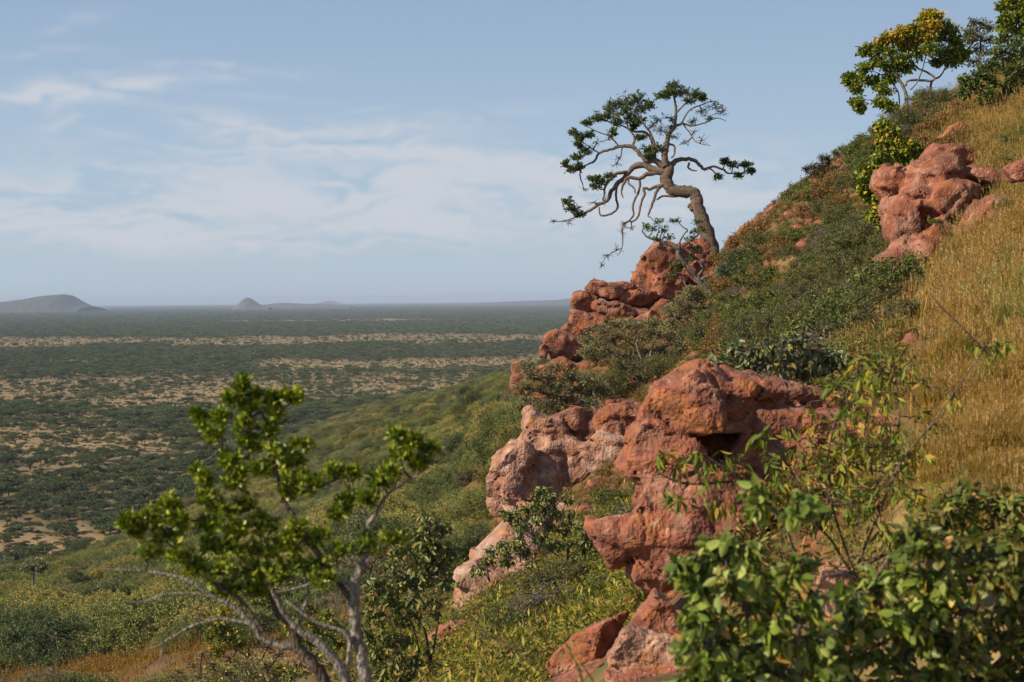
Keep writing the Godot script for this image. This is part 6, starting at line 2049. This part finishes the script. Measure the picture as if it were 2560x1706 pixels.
func build_stalks() -> void:
	rng.seed = 909
	var pl := plant(5.0)
	for t in [[1080, 1490, 1180, 1560, 1280, 1620, 1420, 1740], [1400, 1580, 1425, 1630, 1445, 1670, 1470, 1760], [1440, 1640, 1460, 1670, 1480, 1700, 1500, 1760]]:
		limb(pl, S, [[t[6], t[7], 3.4], [t[4], t[5], 3.0], [t[2], t[3], 2.4], [t[0], t[1], 1.4]], Color(0.30, 0.29, 0.10), 0.0)
	var st := style(0.03, 0.012, 2, [Color(0.25, 0.26, 0.07), Color(0.35, 0.3, 0.12)], {"twig": 0.001, "bark": Color(0.3, 0.28, 0.1)})
	blobs(pl, S, [[1130, 1525, 40, 14], [1200, 1575, 40, 14], [1270, 1612, 40, 14], [1420, 1620, 10, 30], [1450, 1680, 10, 30]], st, 5)
	settle(pl, "grass_stalk", at(1440, 1800, 5.0), "thin bent seed stalk crossing in front of the leafy hollow", "grass", M.straw, "stalk", "seeds")


func _ready() -> void:
	t_start = Time.get_ticks_msec()
	setup_noise()
	# camera: 50 mm lens held on the slope, focused on the leaning tree
	var cam := Camera3D.new()
	cam.name = "camera"
	add_child(cam)
	cam.rotation_degrees = Vector3(-1.66, 0.0, -0.5)
	var lens := CameraAttributesPhysical.new()
	lens.frustum_focal_length = 50.0
	lens.frustum_focus_distance = 52.0
	lens.exposure_aperture = 4.5
	lens.frustum_far = 90000.0
	cam.attributes = lens
	cam.fov = 26.99
	cam.near = 0.1
	cam.far = 90000.0
	cam.current = true
	cam_basis = cam.basis
	# sky, haze and sun
	var env := Environment.new()
	env.background_mode = Environment.BG_SKY
	var sky := Sky.new()
	var pan := PanoramaSkyMaterial.new()
	pan.panorama = ImageTexture.create_from_image(make_sky())
	sky.sky_material = pan
	env.sky = sky
	env.tonemap_mode = Environment.TONE_MAPPER_LINEAR
	env.tonemap_exposure = 1.42
	env.fog_enabled = true
	env.fog_density = 0.00004
	env.fog_light_color = Color(0.79, 0.87, 1.0)
	env.sdfgi_enabled = true
	env.ssao_enabled = true
	env.ssil_enabled = true
	var we := WorldEnvironment.new()
	we.name = "environment"
	we.environment = env
	add_child(we)
	var sun := DirectionalLight3D.new()
	sun.name = "sun"
	add_child(sun)
	sun.look_at_from_position(Vector3(-0.76, 0.55, 0.33), Vector3.ZERO, Vector3.UP)
	sun.light_color = Color(1.0, 0.91, 0.76)
	sun.light_energy = 1.6
	sun.light_angular_distance = 0.5
	sun.shadow_enabled = true
	stage("sky")
	# the place
	make_materials()
	make_heights()
	build_ground()
	far_hill("mesa_hill", [[-260, 765], [-180, 763], [-60, 760], [0, 756], [60, 748], [105, 740], [140, 737], [163, 735.5], [175, 739], [188, 748], [202, 757], [215, 763], [230, 766]], 13000.0, 1100.0, Color(0.035, 0.045, 0.03), Color(0.075, 0.065, 0.05), "flat topped blue hill on the horizon")
	far_hill("dome_hill", [[584, 767], [594, 762], [603, 752], [611, 746], [618, 744], [627, 746], [636, 752], [650, 761], [660, 765], [675, 767]], 13500.0, 290.0, Color(0.07, 0.065, 0.055), Color(0.14, 0.11, 0.09), "small domed rocky hill on the horizon")
	far_hill("low_ridge", [[630, 768], [660, 762], [690, 758], [720, 757], [760, 760], [800, 759], [840, 762], [880, 766]], 16000.0, 600.0, Color(0.05, 0.055, 0.035), Color(0.1, 0.09, 0.06), "low wooded ridge beside the domed hill")
	far_hill("far_hill", [[770, 764], [800, 757], [818, 752], [830, 752], [848, 757], [880, 764]], 26000.0, 700.0, Color(0.08, 0.08, 0.06), Color(0.2, 0.17, 0.13), "small pale hill far behind the low ridge")
	far_hill("far_ridge", [[1100, 765], [1200, 757], [1300, 753], [1390, 750], [1415, 747], [1440, 745], [1600, 740], [1800, 745], [2000, 765]], 20000.0, 1800.0, Color(0.05, 0.055, 0.035), Color(0.1, 0.09, 0.06), "long low ridge rising behind the red boulders")
	stage("ground")
	build_rocks()
	build_leaning_tree()
	build_middle_trees()
	build_upper_trees()
	build_slope_shrubs()
	build_bush()
	build_near_left_bush()
	build_big_leaved_bushes()
	build_ground_plants()
	build_bird(at(1487, 704, 55.0), 2.6, "small rusty breasted bird perched on the rounded boulder")
	build_bird(at(1563, 233, 60.0), 0.6, "tiny bird perched on the leaning tree's top twigs")
	build_stalks()
	stage("all built")
